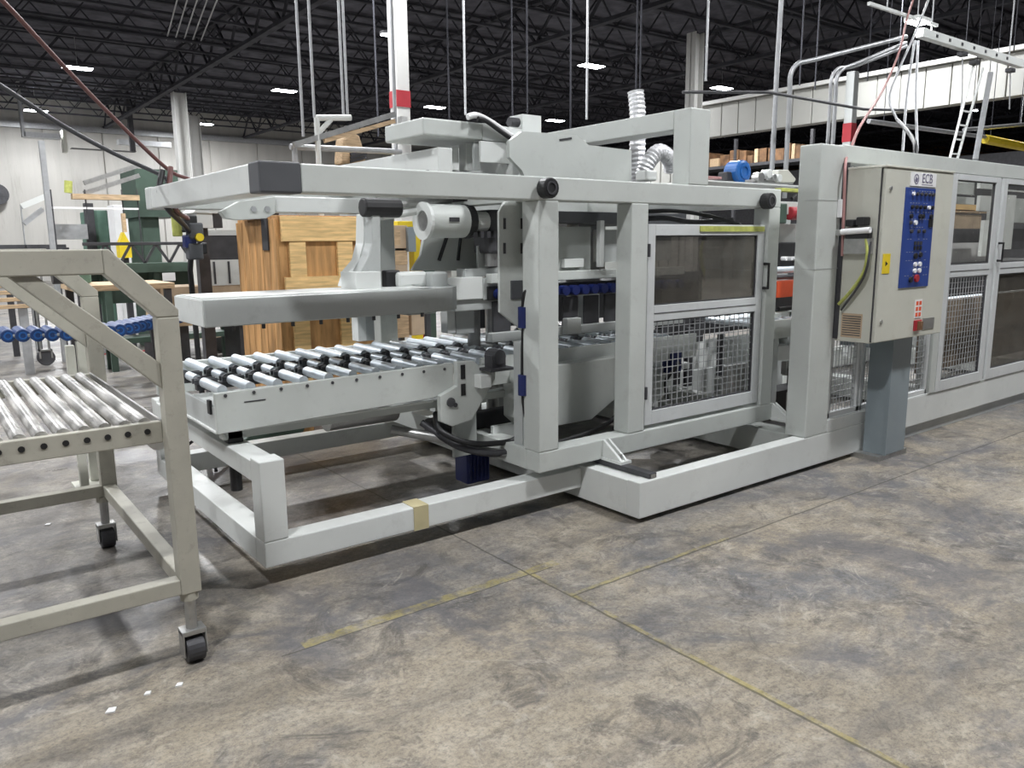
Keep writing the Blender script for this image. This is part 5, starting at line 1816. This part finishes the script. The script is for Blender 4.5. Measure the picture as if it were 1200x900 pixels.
def build_busway():
    t = thing('overhead_busway', 'white perforated cable channel hanging above the right enclosure', 'busway', (6.5, 4.4, 3.4))
    Yb = 4.4
    a, b = atY(1078, 36, Yb), atY(1192, 72, Yb)
    zc = (a.z + b.z) / 2
    ctr0 = Vector((a.x, Yb, a.z - .02))
    ctr1 = Vector((b.x, Yb, b.z - .02))
    MB().beam(ctr0, ctr1 + (ctr1 - ctr0) * .05, .08, .09).build('channel', 'white', t, bevel=.004)
    for k in range(7):
        p = ctr0.lerp(ctr1, .12 + .12 * k)
        MB().box(p.x - .02, Yb - .046, p.z - .015, p.x + .02, Yb - .04, p.z + .015).build('knockout', 'dark', t)
    c, d = atY(1018, 4, Yb), atY(1098, 30, Yb)
    MB().beam(c, d, .03, .03).build('upper_strut', 'white', t)
    for k in (.1, .9):
        p = ctr0.lerp(ctr1, k)
        MB().cyl((p.x, Yb, p.z), (p.x, Yb, 8.05), .008, 6).build('hanger_rod', 'galv', t)
    p = c.lerp(d, .25)
    MB().cyl((p.x, Yb, p.z), (p.x, Yb, 8.05), .008, 6).build('hanger_rod', 'galv', t)
    for q in ((1128, 63), (1142, 73), (1184, 82)):
        p = atY(*q, Yb - .02)
        MB().box(p.x - .06, Yb - .06, p.z - .03, p.x + .06, Yb + .02, p.z + .02).build('bracket_box', 'dark', t, bevel=.01)
    return t


build_busway()
# lamp above the busway
Yl2 = 4.45
p = atY(1075, 27, Yl2)
t = thing('busway_lamp', 'glaring lamp right over the busway at the top right', 'lamp', p)
MB().box(p.x - .14, Yl2 - .08, p.z + .012, p.x + .14, Yl2 + .08, p.z + .05).build('lamp_housing', 'white', t, bevel=.004)
MB().box(p.x - .13, Yl2 - .07, p.z, p.x + .13, Yl2 + .07, p.z + .012).build('diffuser', 'lamp', t)
MB().cyl((p.x, Yl2, p.z + .05), (p.x, Yl2, 8.05), .006, 6).build('hanger', 'galv', t)
ld = D.lights.new('busway_light', 'AREA')
ld.size = .15
ld.energy = 35
lo = D.objects.new('busway_light', ld)
COL.objects.link(lo)
lo.parent = t
lo.location = (0, 0, -.02)
for q, Y, lb in (((1142, 130), 12.0, 'small bright lamp under the header wall at the right'), ((1196, 147), 12.0, 'bright lamp at the right edge below the header wall'), ((455, 42), 12, 'tiny bright lamp left of the big white column')):
    p = atY(*q, Y)
    t = thing('small_lamp', lb, 'lamp', p)
    MB().box(p.x - .12, Y - .06, p.z + .02, p.x + .12, Y + .06, p.z + .06).build('lamp_housing', 'dark', t)
    MB().box(p.x - .11, Y - .05, p.z, p.x + .11, Y + .05, p.z + .02).build('diffuser', 'lamp', t)
    MB().cyl((p.x, Y, p.z + .06), (p.x, Y, 8.05), .008, 6).build('hanger', 'galv', t)

# hoses from the busway lamp down to the enclosure
Yh = 4.0
def rope(name, pts, r, mt, lb, Y=4.0, cat='hose'):
    return hose(name, [atY(*q[:2], q[2] if len(q) > 2 else Y) for q in pts], r, mt, lb, cat)


rope('pink_hose', [(1070, 0, 4.3), (1062, 25, 4.3), (1054, 60, 4.2), (1035, 105, 3.9), (1008, 148, 3.3), (996, 178, 3.15), (991, 190, 2.97), (989, 240, 2.95), (987, 300, 2.95)], .010, 'pink', 'pinkish red hose sweeping from the lamp down to the cabinet side')
rope('white_cable', [(1088, 0, 4.3), (1072, 40, 4.3), (1052, 85, 4.2), (1042, 115, 4.1), (1051, 140, 4.0)], .012, 'galv', 'pale cable hanging in a loop right of the pink hose', cat='cable')
for k, (x0, x1, lb) in enumerate(((1072, 1058, 'left of the two straight pale tubes below the busway lamp'), (1076, 1075, 'right of the two straight pale tubes below the busway lamp'))):
    rope('straight_tube', [(x0, 48, 4.35), ((x0 + x1) / 2 - 2, 110, 4.2), (x1, 177, 4.0)], .013, 'galv', lb, cat='tube')


def build_ladder():
    t = thing('hanging_ladder', 'narrow pale ladder frame leaning between the busway and the enclosure roof', 'ladder', atY(1115, 185, 4.4))
    L0, L1 = atY(1141, 76, 4.4), atY(1113, 186, 4.2)
    R0, R1 = atY(1152, 80, 4.4), atY(1122, 186, 4.2)
    MB().beam(L0, L1, .022, .022).build('stile', 'white', t)
    MB().beam(R0, R1, .022, .022).build('stile', 'white', t)
    for k in (.5, .65, .8, .95):
        MB().beam(L0.lerp(L1, k), R0.lerp(R1, k), .016, .016).build('rung', 'white', t)
    a, b = atY(1161, 85, 4.4), atY(1143, 187, 4.2)
    MB().beam(a, b, .055, .03).build('wide_strut', 'galv', t)
    return t


build_ladder()
rope('thin_tube', [(1128, 68, 4.4), (1127, 120, 4.4), (1122, 150, 4.4)], .008, 'galv', 'thin pale tube hanging left of the ladder frame', cat='tube')
rope('thin_tube', [(1184, 85, 4.4), (1183, 128, 4.4)], .008, 'galv', 'thin pale tube hanging right of the ladder frame', cat='tube')
# pipes beyond, below the header
for k, (q0, q1, mt, lb) in enumerate((((1018, 142), (1136, 158), 'galv', 'long pale pipe in the dark below the header wall'),
                                     ((1130, 152), (1186, 147), 'galv', 'short pale pipe right of the ladder below the header'),
                                     ((1154, 163), (1200, 172), 'yellow', 'yellow beam at the right edge in the dark bay'))):
    Y = 7.5
    a, b = atY(*q0, Y), atY(*q1, Y)
    b = b + (b - a) * .3
    o = MB().cyl(a, b, .04 if mt != 'yellow' else .09, 10).build('overhead_pipe', mt)
    tag(o, lb, 'pipe')
    for s in (.1, .9):
        c_ = a.lerp(b, s)
        h_ = MB().cyl(c_, (c_.x, c_.y, 8.05), .008, 6).build('pipe_hanger', 'joist', o)

# cables top left, draped over the end of the top beam
rope('ceiling_cable', [(-60, -60, 4.4), (4, 2, 4.6), (75, 78, 4.9), (130, 135, 5.1), (195, 197, 5.28), (222, 210, 5.3)], .012, 'redhose', 'upper slanting cable from the top left corner to the end of the top beam', cat='cable')
rope('ceiling_cable', [(-80, 50, 4.4), (0, 100, 4.7), (70, 145, 4.9), (130, 178, 5.1), (190, 206, 5.28), (196, 214, 5.25)], .013, 'dark', 'lower slanting cable from the left edge to the end of the top beam', cat='cable')
rope('hanging_hose', [(190, 200, 5.2), (187, 225, 5.15), (197, 245, 5.2), (214, 262, 5.6), (222, 272, 5.9)], .018, 'black', 'black hose bundle hanging over the end of the top beam', cat='hose')
rope('hanging_hose', [(200, 196, 5.2), (199, 225, 5.15), (207, 247, 5.3), (220, 256, 5.8)], .016, 'redhose', 'red brown hose hanging beside the black bundle at the beam end', cat='hose')

# dark bay beyond the header: racks of timber and goods
def rack(x, y0, y1, z, n, label, mt, seed):
    rnd = random.Random(seed)
    t = thing('storage_rack', label, 'rack', (x, (y0 + y1) / 2, 0))
    for y in [y0 + (y1 - y0) * k / 4 for k in range(5)]:
        bx('upright', 'dark', t, x, y, 0, x + .12, y + .12, z + 1.0)
    for zz in (1.2, z - .12):
        bx('shelf_beam', 'dark', t, x - .02, y0, zz, x + 1.2, y1, zz + .12)
    y = y0 + .1
    k = 0
    while y < y1 - .5 and k < n:
        wd = rnd.uniform(.15, .5)
        MB().box(x + .05, y, z, x + 1.0, y + wd, z + rnd.uniform(.3, .6)).build('stored_bundle', mt[k % len(mt)], t, bevel=.02)
        y += wd + rnd.uniform(.02, .08)
        k += 1
    return t


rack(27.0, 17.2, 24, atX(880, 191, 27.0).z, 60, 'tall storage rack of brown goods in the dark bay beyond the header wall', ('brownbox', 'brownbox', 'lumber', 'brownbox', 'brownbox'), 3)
t = thing('gloom_backdrop', 'dark backdrop standing for the gloom behind the storage racks in the far bay', 'screen', (36, 14, 0))
bx('backdrop_panel', 'dark', t, 36, 2, 0, 36.1, 30, 5.0)  # dark sheet stands in for the blackness of the bay beyond

# small scraps and a bolt on the floor
for k, (px, py, s, mt, lb) in enumerate(((130, 697, .02, 'white_plastic', 'curled white scrap on the floor left of the near caster'),
                                         (209, 670, .0, '', ''),
                                         (173, 813, .014, 'white_plastic', 'small white scrap on the floor below the near caster'),
                                         (210, 803, .015, 'white_plastic', 'bright white scrap on the floor just under the near caster'),
                                         (130, 833, .02, 'white_plastic', 'largest white scrap on the floor in the lower left'),
                                         (562, 607, .02, 'galv', 'small pale bolt on the floor in front of the low beam'),
                                         (56, 615, .018, 'white_plastic', 'white scrap on the floor left of the rear caster'))):
    if not s: continue
    p = atZ(px, py, 0)
    o = MB().prism([(p.x - s, p.y - s * .5), (p.x + s * .4, p.y - s), (p.x + s, p.y + s * .3), (p.x - s * .2, p.y + s * .7)], 2, 0, .006).build('floor_scrap', mt)
    tag(o, lb, 'scrap')
for mt in ('lamp',):
    M[mt].cycles.emission_sampling = 'NONE'
